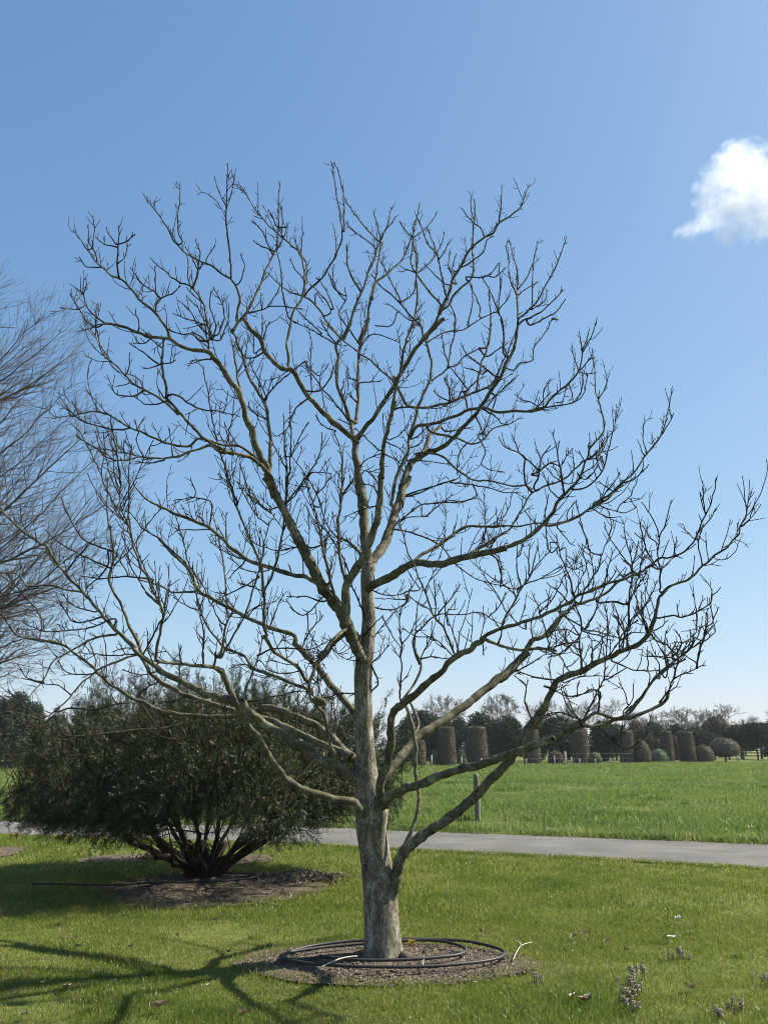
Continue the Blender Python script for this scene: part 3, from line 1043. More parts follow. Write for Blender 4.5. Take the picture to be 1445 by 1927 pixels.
K 1.7 1 0 330,850 300,700 300,530
K 1.5 1 0 380,800 450,680 555,565
K 1.7 1 0 350,830 500,770 640,680
K 1.8 1 0 390,760 390,650 400,510
K 1.6 1 0 300,920 200,830 50,740 10,690
K 1.5 1 0 170,850 180,700 150,610 60,560
K 1.7 1 0 550,1320 520,1180 480,1040 430,900
K 1.8 1 0 470,1050 560,960 620,850 670,750
K 2 1 0 690,960 620,880 535,815
K 2.4 1.5 0 800,1445 780,1300 800,1180
K 2.5 1 0 820,1180 900,1050 960,880 1080,710
K 2.2 1 0 930,965 1050,960 1150,980 1200,900 1240,780 1310,720
K 1.5 1 0 970,850 1010,700 1035,550
K 1.5 1 0 1010,1200 1000,1100 980,980
K 1.8 1 0 1090,1280 1090,1130 1050,1060 1040,980
K 1.6 1 0 1100,1240 1160,1160 1230,1100
K 1.6 1 0 1110,1300 1180,1150 1270,1000
K 2 1.2 0 680,1080 780,1140 850,1180 960,1200 1100,1250
K 1.8 1.2 0 30,1260 30,1320 40,1370
K 2 1 0 160,1270 190,1150 220,1090
K 1.3 1 0 220,1040 120,860 30,740
K 1.4 1 0 75,1080 150,1010 210,900
K 1.5 1 0 740,900 800,780 850,645
K 1.5 1 0 610,380 680,470 740,520
K 1.5 1 0 680,540 680,660 740,710 815,680
K 1.5 1 0 620,1000 680,900 670,760
K 1.5 1 0 370,1180 320,1150 220,1040
K 1.5 1 0 410,1180 420,1080 480,980 560,930
K 1.5 1 0 560,500 560,560
K 1.5 1 0 550,560 520,300 545,130
K 1.4 1 0 450,350 400,310 360,250
K 1.4 1 0 690,320 700,250 760,180
K 1.5 1 0 900,250 1000,300 1100,300
K 1.5 1 0 940,210 1050,250 1130,270 1220,230
K 1.4 1 0 180,340 230,230 260,120
K 1.4 1 0 145,350 140,260
K 2 1 0 100,590 150,640 180,740 190,830 300,860
K 1.5 1 0 900,1445 880,1350 1000,1210 1060,1230
K 1.8 1 0 1000,1400 1080,1290 1170,1210 1290,1200
L 2 1 0 600,880 605,720 590,620 595,460 560,340 465,190
L 1.6 1 0 595,460 650,340 690,180
L 1.6 1 0 590,700 520,600 480,480 450,350
L 1.4 1 0 480,480 410,430
L 1.4 1 0 590,520 520,450 470,370
L 2.2 1 0 600,620 700,610 800,560 870,480 930,340 1000,180 1040,0
L 1.5 1 0 950,280 940,150 935,30
L 1.4 1 0 950,260 930,180 918,125
L 1.4 1 0 930,390 990,320 1035,240
L 1.5 1 0 930,660 900,520 930,400
L 1.4 1 0 890,480 830,430 770,355
L 1.4 1 0 720,590 730,460
L 1.2 .7 0 1030,625 1110,630 1190,560 1220,480
L 1.1 .6 0 1200,480 1250,500 1283,535
L 1.4 1 0 1235,380 1290,330 1320,265
L 2.6 1 0 570,1090 700,1065 770,1085 880,1045 990,970 1000,870 970,810 920,755
L 1.4 1 0 1000,920 1070,850
L 1.4 1 0 890,1040 860,910
L 1.4 1 0 905,1010 945,940
L 1.5 1 0 755,1080 735,985
L 2 1 0 890,1040 880,1200 800,1270 700,1280
L 2 1 0 890,1440 920,1300 950,1180 975,1015
L 1.6 1 0 950,1170 1010,1110 1055,1005
L 1.6 1 0 940,1260 1010,1220 1030,1190 1020,1130
L 1.6 1 0 600,710 660,660 720,610
L 2 1 0 120,970 250,955 340,975 400,880 500,730
L 1.6 1 0 460,1050 540,900 580,800
L 2 1 0 630,1290 540,1230 470,1080 420,1000
L 1.6 1 0 500,1200 460,1000
L 2 1 0 700,1340 600,1250 530,1180
L 1.6 1 0 560,1180 620,1150 660,1110
L 2 1 0 760,1380 860,1290 860,1220
L 2 1 0 700,1400 770,1290 720,1180
L 1.8 1 0 660,1420 640,1300 650,1190
L 1.6 1 0 640,1400 570,1390 520,1380
L 1.6 1 0 510,1440 505,1340
L 1.6 1 0 500,1190 430,980 370,800
L 1.6 1 0 320,1190 280,1100 240,960
L 1.6 1 0 380,700 420,570 435,490
L 1.6 1 0 440,760 470,620 515,590
O 2.4 1.2 0 690,320 800,370 900,390 1000,380
O 2.2 1 0 600,650 610,530 550,510 500,540 400,550 370,480
O 2.2 1.2 0 510,700 560,600 610,500 640,450 700,420 780,370
O 2 1 0 480,700 420,640 380,560 365,480
O 2.2 1 0 500,720 400,670 320,655 250,690 200,730
O 1.6 1 0 225,750 120,780 60,780 0,720
O 1.3 .9 0 100,780 95,820 70,815
O 1.6 1 0 600,745 640,780 680,820 740,830 745,790 775,720
O 1.5 1 0 680,820 760,885 840,870 920,790
O 2.4 1 0 60,390 180,330 300,250
O 2.6 1.5 0 360,450 300,445 200,430 80,395
O 3 1.5 0 460,400 490,370 490,280 480,200
O 1.8 1 0 640,440 650,300 660,150 660,0
O 2 1 0 170,700 130,580 130,480 60,420
O 1.5 1 0 770,650 820,580 830,480
O 1.5 1 0 790,600 770,520 740,470
O 1.6 1 0 925,480 935,400 900,380
O 1.8 1 0 1040,430 1040,330 1000,230 950,180
O 1.8 1 0 1130,330 1080,300 960,290
O 1.6 1 0 1000,440 990,330 920,260
O 1.6 1 0 1240,340 1180,300 1130,250
O 1.6 1 0 1080,460 1130,300 1200,200
O 1.6 1 0 1060,520 1110,490 1135,490
O 1.6 1 0 300,460 290,350 310,260
O 1.8 1 0 460,150 400,120 300,130
O 1.8 1 0 480,200 380,210 290,240
O 1.8 1 0 470,180 350,280 280,300
O 1.8 1 0 500,260 400,200 330,100
O 1.8 1 0 490,300 420,240 380,100
O 1.8 1 0 480,160 440,100 400,50
O 1.8 1 0 500,130 600,160 700,190
O 1.8 1 0 560,350 560,200 530,140
O 1.8 1 0 600,330 620,220 570,190
O 1.8 1 0 760,250 770,100 730,40
O 1.8 1 0 790,230 800,100 860,0
O 1.6 1 0 380,460 520,420 690,430
O 1.6 1 0 250,480 330,520 420,550 560,520
H 3 1.3 0 640,885 500,860 380,830 220,835 130,745 0,735
H 1.7 1 0 300,855 150,880 0,920
H 2.8 1.5 0 840,560 850,650 790,750 670,855
H 2 1 0 820,680 600,580 440,480 350,400
H 2 1 0 820,550 700,500 620,440 550,320 480,150
H 2 1 0 520,720 640,570 700,500
H 4 1.5 0 1210,1400 1250,1170 1260,1020 1170,830 1100,680 1030,480 1000,370 940,200 930,0
D 2 1 0 530,1290 510,1150 490,1000 460,870 450,760
H 1.7 1 0 1000,380 850,130 800,0 750,-110 650,-310 620,-370
H 1.7 1 0 1240,990 1100,830 1000,640 960,400
H 1.6 1 0 880,680 1000,570 1140,370 1250,240
H 1.7 1 0 1000,760 930,630 880,540
H 2.2 1 0 1200,790 1000,765 800,775 640,765
I 3 1.6 0 270,880 90,885 0,830 -150,790
H 1.5 1 0 1000,320 1005,0 1010,-200
M 3.2 1 0 900,60 760,80 560,180 420,270 330,430 210,560
H 2 1 0 790,1080 680,1110 560,1110 480,980
H 2 1 0 900,1090 740,1150 560,1180 350,1190 200,1130
H 1.7 1 0 740,1040 600,1000 480,900
H 1.7 1 0 310,1250 320,1080 200,920 60,750
H 2.2 1 0 500,1300 350,1260 150,1230 60,1130 0,1050
M 3 1.2 -0.3 1080,210 900,270 760,340 650,430 540,550 430,650 330,710 200,680 0,650
M 2 1 0 430,660 550,630 750,640 900,600 1030,590
M 3.4 1.5 0.2 1445,740 1250,790 1050,800 900,820 700,840 540,850
M 2 1 0 1000,810 860,900 800,950 700,990 620,1010 540,1080 460,1220
M 1.4 1 0 620,1000 510,990 470,900
M 1.6 1 0 330,710 220,640 130,570 70,490
M 1.6 1 0 300,770 200,740 130,660 0,530
M 1.6 1 0 430,680 300,770 90,770
M 1.7 1 0 1440,870 1300,860 1180,820 1000,720 900,590 830,400
M 1.5 1 0 1300,830 1200,740 1110,600 1080,470
M 1.5 1 0 850,950 760,900 700,830
M 1.5 1 0 490,820 440,700
M 1.5 1 0 480,860 400,780 360,720
M 1.5 1 0 340,430 220,400 150,300
M 1.5 1 0 520,500 450,450 350,440 240,410
M 1.8 1 0 740,360 620,370 520,350 460,260
M 1.8 1 0 1060,210 900,220 750,210 620,200
M 1.8 1 0 1100,200 1000,160 880,190
M 1.5 1 0 740,340 740,240 690,100
M 1.5 1 0 820,440 830,250 810,60
M 1.5 1 0 1200,300 1150,150 1150,40
M 1.5 1 0 1160,360 1080,370 960,330
M 2.4 1 0 1220,430 1130,480 1090,530
M 2.2 1 0 1410,560 1300,580 1190,580
N 1.5 1 0 525,710 510,600 470,480 455,460
N 1.3 1 0 525,710 460,770 400,770 340,660
N 1.8 1.2 0 715,770 640,795 570,765 525,710
N 1.6 1 0 1600,830 1440,745 1280,660 1100,580 900,450
N 1.3 1 0 1060,700 1075,560 1080,370
N 2.2 1 0 1700,360 1580,430 1445,430 1300,460 1200,460 1170,400
N 3 1.5 0.3 640,490 700,330 770,150 800,0
N 2.4 1 0 760,140 860,90 1000,80 1200,80 1330,10
N 2.2 1 0 660,500 850,470 1060,420 1150,420
N 1.8 1 0 660,210 600,220 550,240
N 1.5 1 0 340,190 345,100 345,0
N 1.5 1 0 160,320 160,200 155,80
N 1.5 1 0 1060,270 900,270 820,230 785,180
I 3 1 0 540,1080 510,800 490,600 440,380 415,270
I 2.8 1.2 0.2 480,1400 570,1240 660,1080 720,900 800,620 840,400 900,280
I 2.4 1 0 340,1420 350,1200 300,1000 280,850
I 2 1 0 520,1140 470,1100 400,980
I 2.4 1 0 780,770 650,840 520,910 430,960
I 1.8 1 0 660,650 540,780
I 1.6 1 0 1120,770 1110,640 1060,500
I 2.6 1.2 0 1270,960 1130,920 1000,920
I 1.8 1 0 1260,930 1140,1060 1050,1030 990,950
I 1.8 1 0 1100,1330 1180,1180 1270,1070
I 1.6 1 0 1150,1060 1170,1210 1250,1320
I 1.8 1 0 390,370 410,200 370,170 270,150 120,170
I 1.5 1 0 270,150 280,100 240,0
I 1.6 1 0 310,820 230,660 190,500 130,300
I 1.6 1 0 390,400 200,400 130,410
I 2.4 1 0 1300,510 1200,540 1050,540 900,560 740,500 700,440
I 1.6 1 0 980,200 1060,120 1150,0
I 1.5 1 0 510,480 460,380
I 1.5 1 0 515,500 520,270
I 1.6 1 0 700,640 560,600 400,500
I 1.5 1 0 850,720 700,720 540,620
I 1.8 1 0 650,1080 560,980 500,880
I 1.6 1 0 680,1080 760,1000 900,960
I 1.6 1 0 820,880 760,860 610,810
I 1.8 1 0 850,1180 900,1050 960,900
I 1.8 1 0 870,270 780,200 700,60
I 1.8 1 0 880,240 820,230 690,120
I 1.6 1 0 850,370 740,270 610,30
I 1.6 1 0 400,980 350,850 250,700
I 1.6 1 0 300,1030 200,980 120,930
J 2.2 1 0 390,990 500,1015 600,1015 690,950 700,870
J 1.7 1 0 400,860 440,880 540,910 650,900
J 3 1.1 -0.2 1060,1400 980,1190 900,1080 830,900 740,680 700,600 650,420 600,250 520,90
J 2 1.2 0 632,1700 640,1440 630,1200 630,1050 690,940
J 1.6 1 0 930,1060 1100,1060 1250,1040 1330,1090 1430,1130
J 2.4 1.2 0.2 540,400 590,400 700,415 850,470 960,540 1050,650 1200,770 1330,815 1445,840
J 1.4 1 0 830,860 880,760 910,700
J 2.4 1 0 590,350 650,310 790,210 960,190 1110,180 1220,155
J 2.4 1 0 670,140 800,110 920,50 1050,10
J 1.6 1 0 1060,1400 900,1250 750,1220 650,1170
J 1.6 1 0 400,1440 480,1370 545,1300
J 2 1.2 0 1300,380 1280,480 1330,560
J 1.4 1 0 905,1080 900,920 895,790
J 1.4 1 0 1000,1140 970,950 925,830
J 1.4 1 0 1080,1330 1040,1200 990,1080
J 1.5 1 0 690,940 600,940 450,930
J 1.5 1 0 690,900 740,940 860,1020
J 1.5 1 0 690,880 780,870 720,770 670,680
J 1.3 .8 0 430,1230 500,1140 590,1030
J 2 1 0 320,1240 400,1170 490,1070
J 1.6 1 0 250,840 290,700 340,660
J 2 1.2 0.3 380,1150 330,1000 260,840 200,640 100,470 0,340
J 1.6 1 0 490,1080 590,1250 640,1330
J 1.5 1 0 640,1290 700,1220 740,1120
J 1.8 1 0 780,1420 850,1390 1000,1400
J 1.6 1 0 780,1420 860,1250 880,1120
J 1.6 1 0 130,450 60,360 0,170
J 1.6 1 0 490,200 430,70 350,50
J 1.6 1 0 480,210 350,240 200,300
J 1.6 1 0 620,350 700,300 850,300
J 1.5 1 0 800,300 800,220 770,180
J 1.5 1 0 820,300 900,240 1040,130
E 2.4 1 0 740,620 650,690 615,760 590,840 510,910 470,890
E 2 1 0 410,620 500,510 620,410 720,330
E 2.6 1.5 0 740,560 830,560 900,480 940,370
E 2.6 1 0 1060,800 950,650 860,550 790,450 700,340
E 1.6 1 0 770,570 760,350 770,180 740,50
E 1.6 1 0 960,870 860,830 800,750
E 1.5 1 0 610,1060 690,900 740,810
E 1.8 1 0 840,1440 740,1240 600,1050
E 2 1 0 590,1410 720,1240 830,1060 850,890
E 1.6 1 0 570,1160 470,970 430,800
E 2.6 1.2 0 1010,1360 1130,1190 1170,1110 1310,1040
E 1.6 1 0 1290,1020 1200,930 1110,850
E 1.6 1 0 90,1050 130,880 160,720 175,510
E 2.4 1 0 400,260 330,300 250,300 200,230
E 1.8 1 0 390,170 410,110 445,20
E 1.5 1 0 320,260 320,100
E 3 1 0 1400,480 1300,390 1150,270 1020,170 900,60 830,0
E 1.8 1 0 970,200 900,120 850,40
E 3.4 2 0 210,560 190,420 150,170
E 1.6 1 0 430,790 330,730 270,680
E 1.6 1 0 1000,560 1020,530 1010,490
E 1.6 1 0 1120,480 1050,460
E 1.6 1 0 1130,500 1230,490 1300,490
E 1.6 1 0 1120,650 1060,590
E 1.6 1 0 1150,220 1220,130 1290,120 1440,180
E 1.6 1 0 1060,820 980,780
E 1.6 1 0 420,630 390,540 290,340
E 1.6 1 0 850,550 870,680 890,720
E 1.6 1 0 740,370 830,440 900,350
E 1.6 1 0 1200,1180 1280,1280
E 1.6 1 0 340,1440 280,1330 210,1120
E 1.6 1 0 330,1440 200,1270
E 1.6 1 0 760,1310 700,1300
E 1.6 1 0 740,1240 780,1190 920,1200
E 1.6 1 0 850,1330 920,1220
D 2 1 0 660,1070 560,1100 430,1080 330,1000 240,950
D 2 1 0 860,1100 740,1120 650,1110
D 1.8 1 0 840,360 780,320 700,260 600,190
D 1.6 1 0 850,350 910,345 945,325
D 1.6 1 0 830,355 760,380 710,385
D 2.2 1 0 910,590 960,590 1050,650 1130,695 1280,720 1445,760
D 2 1 0 700,560 640,600 560,600 490,580 435,510
D 2 1 0 840,655 720,665 640,610
D 2 1 0 590,850 470,860 300,820 180,760 80,640
D 1.6 1 0 860,230 790,190 720,110
D 2.4 1 0 1210,250 1215,150 1220,0
D 2 1 0 1220,320 1130,320 1075,330
D 1.8 1 0 1200,180 1100,110 1000,120 900,85
D 1.6 1 0 580,420 600,340 595,270
D 1.6 1 0 700,530 660,460 590,430
D 1.6 1 0 590,500 510,520
D 1.6 1 0 770,150 700,190 635,190
D 1.6 1 0 870,620 840,570 815,530
D 1.6 1 0 1130,700 1040,740
D 1.6 1 0 650,870 700,780
D 1.6 1 0 660,870 640,790
D 1.6 1 0 450,760 380,690 350,650
D 1.6 1 0 340,710 335,590
D 1.8 1 0 200,740 150,640
D 1.8 1 0 400,1040 300,980 190,920
D 1.8 1 0 930,1050 920,980
D 1.8 1 0 700,1060 650,960 660,900
D 1.5 1 0 780,140 730,110
Q 2 1 0 640,1110 720,950 740,900 660,700 590,540
"""
D0 = TRUNK[1]


def view_px(view, txt):
    ox, oy, s = VIEWS[view]
    return [(ox + float(a) * s, oy + float(b) * s) for a, b in (q.split(',') for q in txt)]


limbs, rest = [], []
for line in TRACE.strip().splitlines():
    if line.startswith('#') or not line.strip(): continue
    q = line.split()
    root = q[0].startswith('*')
    v = q[0].lstrip('*')
    item = dict(px=view_px(v, q[4:]), r0=float(q[1]), r1=float(q[2]), dz=float(q[3]))
    (limbs if root else rest).append(item)

# trunk centre line and radius in photo pixels
TR = [(721, 1818, 45), (720, 1803, 41), (719.5, 1790, 37.5), (719.5, 1770, 35.5), (719, 1745, 34), (716, 1700, 31.5), (711.5, 1650, 29), (706, 1600, 28), (699.5, 1560, 28), (697, 1520, 27.5),
      (696, 1500, 25), (692, 1470, 21), (689.5, 1440, 18.5), (687, 1400, 17), (685, 1360, 16.5), (684, 1310, 16), (683.5, 1270, 17.5), (687, 1235, 17),
      (692, 1200, 13.5), (694.5, 1166, 12.8), (693, 1140, 12.3), (691, 1118, 12), (690, 1080, 11.5), (692, 1052, 9), (693, 1030, 5)]
tp = np.array([[*at(a, b, D0)] for a, b, r in TR])
trad = np.array([r * pxm(p) for (a, b, r), p in zip(TR, tp)])
tp[0][2] = -.05
walnut = thing('bare_tree', TRUNK, 'large leafless tree with pale grey trunk and wide twisting limbs on the near lawn', 'tree')
cl = spline(np.column_stack([tp, trad]), 9)   # placeholder resample, refined below
tt = np.linspace(0, 1, 170)
cum = np.concatenate([[0], np.cumsum(np.linalg.norm(np.diff(tp, axis=0), axis=1))])
s_ = tt * cum[-1]
cen = np.stack([np.interp(s_, cum, tp[:, k]) for k in range(3)], 1)
rad = np.interp(s_, cum, trad)
for _ in range(3):
    cen[1:-1] = (cen[:-2] + 2 * cen[1:-1] + cen[2:]) / 4
    rad[1:-1] = (rad[:-2] + 2 * rad[1:-1] + rad[2:]) / 4
NS = 40
ang = np.arange(NS) * 2 * math.pi / NS
A_, S_ = np.meshgrid(ang, s_)
nz = vnoise(np.stack([np.cos(A_).ravel() * 1.6, np.sin(A_).ravel() * 1.6, S_.ravel() * 5], 1), 41, 3).reshape(A_.shape)
fl = np.exp(-((S_ - 1.0) / .35) ** 2)
foot = np.exp(-S_ / .12)
Rm = rad[:, None] * (1 + .045 * nz + .07 * fl * np.cos(3 * (A_ - 1.1)) + .15 * foot * np.cos(5 * A_ + .7) + .02 * np.sin(A_ * 9 + 6 * nz))
tm = MB()
tm.tube(cen, Rm, NS)
# ribs running down the front below the big forks
for pxs, off in (([(718, 1522, 13), (716, 1540, 13.5), (713, 1565, 13), (713, 1595, 12), (715, 1625, 10), (718, 1655, 6), (720, 1675, 3)], .72), ([(690, 1512, 11), (684, 1540, 10), (683, 1575, 8), (686, 1605, 5), (689, 1630, 3)], .62)):
    rp, rr0 = [], []
    for a_, b_, r_ in pxs:
        q = at(a_, b_, D0)
        k_ = np.interp(q[2], cen[:, 2], rad)
        q = at(a_, b_, D0 - k_ * off)
        rp.append(q); rr0.append(r_ * pxm(q))
    S = spline(np.column_stack([np.array(rp)[:, [0, 2, 1]], rr0]), .03)
    tm.tube(S[:, [0, 2, 1]], S[:, 3], 16)
trunk_ob = tm.build('trunk', M['trunk'], walnut)

SAMP_XY, SAMP_P, SAMP_R, SAMP_L = [], [], [], []   # image position, 3D position, radius, limb index


def kink(P, amp, seed):
    n = len(P)
    if n < 4: return P
    r = np.random.default_rng(seed)
    off = r.normal(0, amp, (n, 3))
    off[0] = 0; off[-1] *= .5
    off[1:-1] = (off[:-2] + 2 * off[1:-1] + off[2:]) / 4 * 1.4
    return P + off


limb_meshes = []
twig_meshes = []
BR = []       # built branches for twig growth


def build_branch(item, z0, limb_id, seed, start=None, r_par=None):
    px = np.array(item['px'])
    L = np.concatenate([[0], np.cumsum(np.hypot(*np.diff(px, axis=0).T))])
    Lm = L[-1] * .0042
    dz = item['dz']
    if dz == 0:
        rr = np.random.default_rng(seed + 900)
        side = np.clip((z0 - D0) * .35, -.35, .35)
        dz = Lm * (rr.uniform(-.55, .55) + side)
    t = L / L[-1]
    r0, r1 = item['r0'], item['r1']
    rp = r1 + (r0 - r1) * (1 - t) ** .85
    K = np.column_stack([px, z0 + dz * t ** .9, rp])
    S = spline(K, 7.0 if r0 > 2.2 else 5.0)
    P = np.array([at(a, b, z) for a, b, z, r in S])
    rf_ = .84 if r0 > 7.5 else .70 if r0 > 2.2 else .86
    R = np.array([max(.5, r * rf_) * pxm(p) for (a, b, z, r), p in zip(S, P)])
    P = kink(P, .0035 if r0 < 4 else .005, seed)
    if start is not None:
        P = np.vstack([start, P]) if np.linalg.norm(P[0] - start) > .012 else np.vstack([start, P[1:]])
        R = np.concatenate([[R[0] * 1.15], R]) if len(P) == len(R) + 1 else R
    # swollen collar and nodes
    d = np.concatenate([[0], np.cumsum(np.linalg.norm(np.diff(P, axis=0), axis=1))])
    R = R * (1 + .28 * np.exp(-d / (R[0] * 2.5 + 1e-6)))
    rr = np.random.default_rng(seed + 77)
    R = R * (1 + .09 * rr.normal(0, 1, len(R)).clip(-1, 1.6))
    big = item['r0'] >= 2.9
    sides = 14 if item['r0'] > 6 else 10 if item['r0'] > 3 else 7 if item['r0'] > 1.9 else 5
    if sides >= 10:
        An, Dn = np.meshgrid(np.arange(sides) * 2 * math.pi / sides, d)
        q = vnoise(np.stack([np.cos(An).ravel(), np.sin(An).ravel(), Dn.ravel() * 14], 1), seed % 97, 2).reshape(An.shape)
        RR = R[:, None] * (1 + .06 * q)
    else:
        RR = R
    (limb_meshes if big else twig_meshes)[limb_id].tube(P, RR, sides, rng.uniform(.3, .7))
    SAMP_XY.append(S[:, :2] if len(S) == len(P) else np.vstack([S[:1, :2], S[:, :2]])[:len(P)])
    SAMP_P.append(P); SAMP_R.append(R); SAMP_L.append(np.full(len(P), limb_id))
    BR.append((P, R, d, limb_id, item))


TXY = np.array([[a, b] for a, b, r in TR])
for li, it in enumerate(limbs):
    limb_meshes.append(MB()); twig_meshes.append(MB())
    sg = -1 if it['dz'] < 0 else 1
    a, b = it['px'][0]
    # start from the trunk's flank towards the limb's side
    k = np.argmin(np.hypot(TXY[:, 0] - a, TXY[:, 1] - b))
    z0 = D0 + sg * min(abs(it['dz']) * .08, .09)
    build_branch(it, z0, li, 100 + li)

todo = list(rest)
seed = 500
while todo:
    AX, AP, AR, AL = np.vstack(SAMP_XY), np.vstack(SAMP_P), np.concatenate(SAMP_R), np.concatenate(SAMP_L)
    progressed = False
    nxt = []
    for it in todo:
        s0, s1 = np.array(it['px'][0]), np.array(it['px'][-1])
        d0 = np.hypot(*(AX - s0).T)
        # prefer thick parents slightly
        score = d0 - np.minimum(AR / .004, 4) * 1.2 + (AR < .0035) * 3
        k = int(np.argmin(score))
        lim = 22 if seed < 4000 else 80
        if d0[k] < lim:
            seed += 1
            st = AP[k]
            if d0[k] > 5:
                it = dict(it, px=[tuple(AX[k])] + it['px'])
                build_branch(it, st[1], AL[k], seed)
            else:
                build_branch(it, st[1], AL[k], seed, start=st)
            progressed = True
        else:
            nxt.append(it)
    todo = nxt
    if not progressed:
        if seed < 4000: seed = 4000
        else: break
print('unattached', len(todo))

# small twigs and spurs grown along every traced branch
grng = np.random.default_rng(99)
UP = np.array([0, 0, 1.0])


def grow(mb, p, d, length, r, level):
    n = max(3, int(length / .035))
    st = length / n
    pts, rads = [p], [r * 1.2]
    d = d / np.linalg.norm(d)
    for k in range(n):
        d = d + UP * .15 + grng.normal(0, .10, 3)
        d = d / np.linalg.norm(d)
        p = p + d * st
        pts.append(p)
        rads.append(r * (1 - .35 * (k + 1) / n) * (1.18 if k % 2 else .95))
        if level < 2 and k < n - 1 and grng.random() < (.34 if level == 0 else .2) and length > .08:
            s = np.cross(d, grng.normal(0, 1, 3)); s /= np.linalg.norm(s) + 1e-9
            grow(mb, p, d * .5 + s * .9 + UP * .1, grng.uniform(.025, .09) if grng.random() < .75 else length * .45, r * .85, level + 1)
    # bud
    pts.append(p + d * .006); rads.append(r * .95)
    pts.append(p + d * .013); rads.append(r * .35)
    mb.tube(pts, rads, 5 if level == 0 else 4, grng.uniform(.3, .7))


for P, R, d, lid, it in list(BR):
    tot = d[-1]
    r0 = it['r0']
    s = grng.uniform(.05, .15) + (tot * .35 if r0 > 6 else tot * .12 if r0 > 3.5 else 0)
    while s < tot:
        k = min(len(P) - 2, int(np.searchsorted(d, s)))
        tg = P[k + 1] - P[k]
        tg = tg / (np.linalg.norm(tg) + 1e-9)
        side = np.cross(tg, grng.normal(0, 1, 3)); side /= np.linalg.norm(side) + 1e-9
        frac = s / tot
        if P[k][2] < 2.25 and (P[k][0] > 0 or R[k] > .02) and R[k] > .008:
            s += .1
            continue
        if r0 > 3:
            ln = grng.choice([grng.uniform(.04, .1), grng.uniform(.12, .3), grng.uniform(.3, .55)], p=[.50, .37, .13])
        else:
            ln = grng.choice([grng.uniform(.025, .07), grng.uniform(.08, .2)], p=[.7, .3])
        if P[k][2] > 5.6: ln *= .7
        grow(twig_meshes[lid], P[k], tg * .7 + side * .75 + UP * .2, ln, min(.0042, R[k] * .85), 0 if ln > .1 else 1)
        s += grng.uniform(.03, .105) * grng.choice([.45, 1.0, 1.7]) * (.72 if (P[k][2] < 3.9 and P[k][0] < -.2) else 1.0)
    # bud on the tip
    e = P[-1]; dd = P[-1] - P[-2]; dd = dd / (np.linalg.norm(dd) + 1e-9)
    twig_meshes[lid].tube([e - dd * .004, e + dd * .004, e + dd * .013], [R[-1], R[-1] * 1.25, R[-1] * .3], 5)

for li in range(len(limbs)):
    lo = limb_meshes[li].build('limb', M['limb'], walnut)
    if twig_meshes[li].n:
        tw = twig_meshes[li].build('twigs', M['twig'], lo)
        tw['kind'] = 'stuff'

# sawn mossy stub on the left of the trunk
kb = MB()
c = at(600, 1322, D0 - .55)
kb.tube([c + np.array([-.045, 0, .005]), c + np.array([-.035, 0, .012]), c + np.array([0, 0, .012]), c + np.array([.035, -.01, .0]), c + np.array([.05, -.01, -.02])], [.02, .034, .038, .032, .018], 12)
kb.build('branch_stub', M['limb'], walnut)

# ------------------------------------------------------------------ things on the bed under the big tree
BZ = .035


def ring_pts(pxs, z, step=6):
    K = []
    for a, b in pxs:
        g = gr(a, b)
        K.append([g[0], g[1]])
    K = np.array(K)
    S = spline(K, .04)
    zz = z + .008 * vnoise(np.column_stack([S * 3]), 71, 2)
    return np.column_stack([S, zz])


hose = MB()
loop = [(604, 1813), (590, 1819), (560, 1822), (528, 1819), (533, 1811), (560, 1800), (600, 1791), (660, 1784), (730, 1781.5), (800, 1781), (870, 1784), (915, 1792), (944, 1801), (950, 1809), (938, 1818), (905, 1826),
        (860, 1832), (800, 1837), (720, 1838.5), (640, 1837), (580, 1832), (545, 1825), (531, 1818), (545, 1810), (590, 1802), (640, 1796), (700, 1791), (780, 1786), (830, 1788), (862, 1796), (877, 1804), (872, 1812), (850, 1818), (800, 1824), (740, 1827.5), (680, 1828), (630, 1824), (600, 1820)]
P_ = ring_pts(loop, BZ + .016)
P_[:, 2] += np.linspace(0, .022, len(P_))
hose.tube(P_, np.full(len(P_), .0115), 10)
hz = hose.build('irrigation_hose', M['pipe'], origin=(TRUNK[0], TRUNK[1], 0))
tag(hz, 'black plastic watering hose laid in two loops round the big bare trunk', 'hose')

h2 = MB()
P_ = ring_pts([(300, 1668), (340, 1668), (385, 1667), (440, 1664), (478, 1660), (484, 1655), (465, 1651), (430, 1650), (400, 1652)], BZ + .012)
h2.tube(P_, np.full(len(P_), .0115), 8)
tag(h2.build('irrigation_hose', M['pipe'], origin=tuple(YEW)), 'black plastic watering hose curving round the stems of the yew', 'hose')

h3 = MB()
P_ = ring_pts([(60, 1672), (130, 1674), (200, 1675), (260, 1671), (310, 1670)], .05)
h3.tube(P_, np.full(len(P_), .012), 8)
tag(h3.build('irrigation_hose', M['pipe'], origin=tuple(gr(200, 1675))), 'black hose running off to the left through the shaded grass by the yew', 'hose')


def lump(c, r, seed, flat=.7):
    mb = MB()
    nu, nv = 14, 9
    th = np.linspace(0, 2 * math.pi, nu, endpoint=False)
    ph = np.linspace(.05, math.pi - .05, nv)
    T_, P2 = np.meshgrid(th, ph)
    d = np.stack([np.cos(T_) * np.sin(P2), np.sin(T_) * np.sin(P2), np.cos(P2)], 2).reshape(-1, 3)
    q = r * (1 + .22 * vnoise(d * 2.2, seed, 3))
    v = d * q[:, None] * np.array([1, .85, flat]) + c
    i = (np.arange(nv - 1)[:, None] * nu + np.arange(nu)[None, :]).ravel()
    j = (np.arange(nv - 1)[:, None] * nu + (np.arange(nu)[None, :] + 1) % nu).ravel()
    mb.add(np.vstack([v]), None, np.stack([i, i + nu, j + nu, j], 1))
    mb.add(v, [list(range(3))])
    return mb


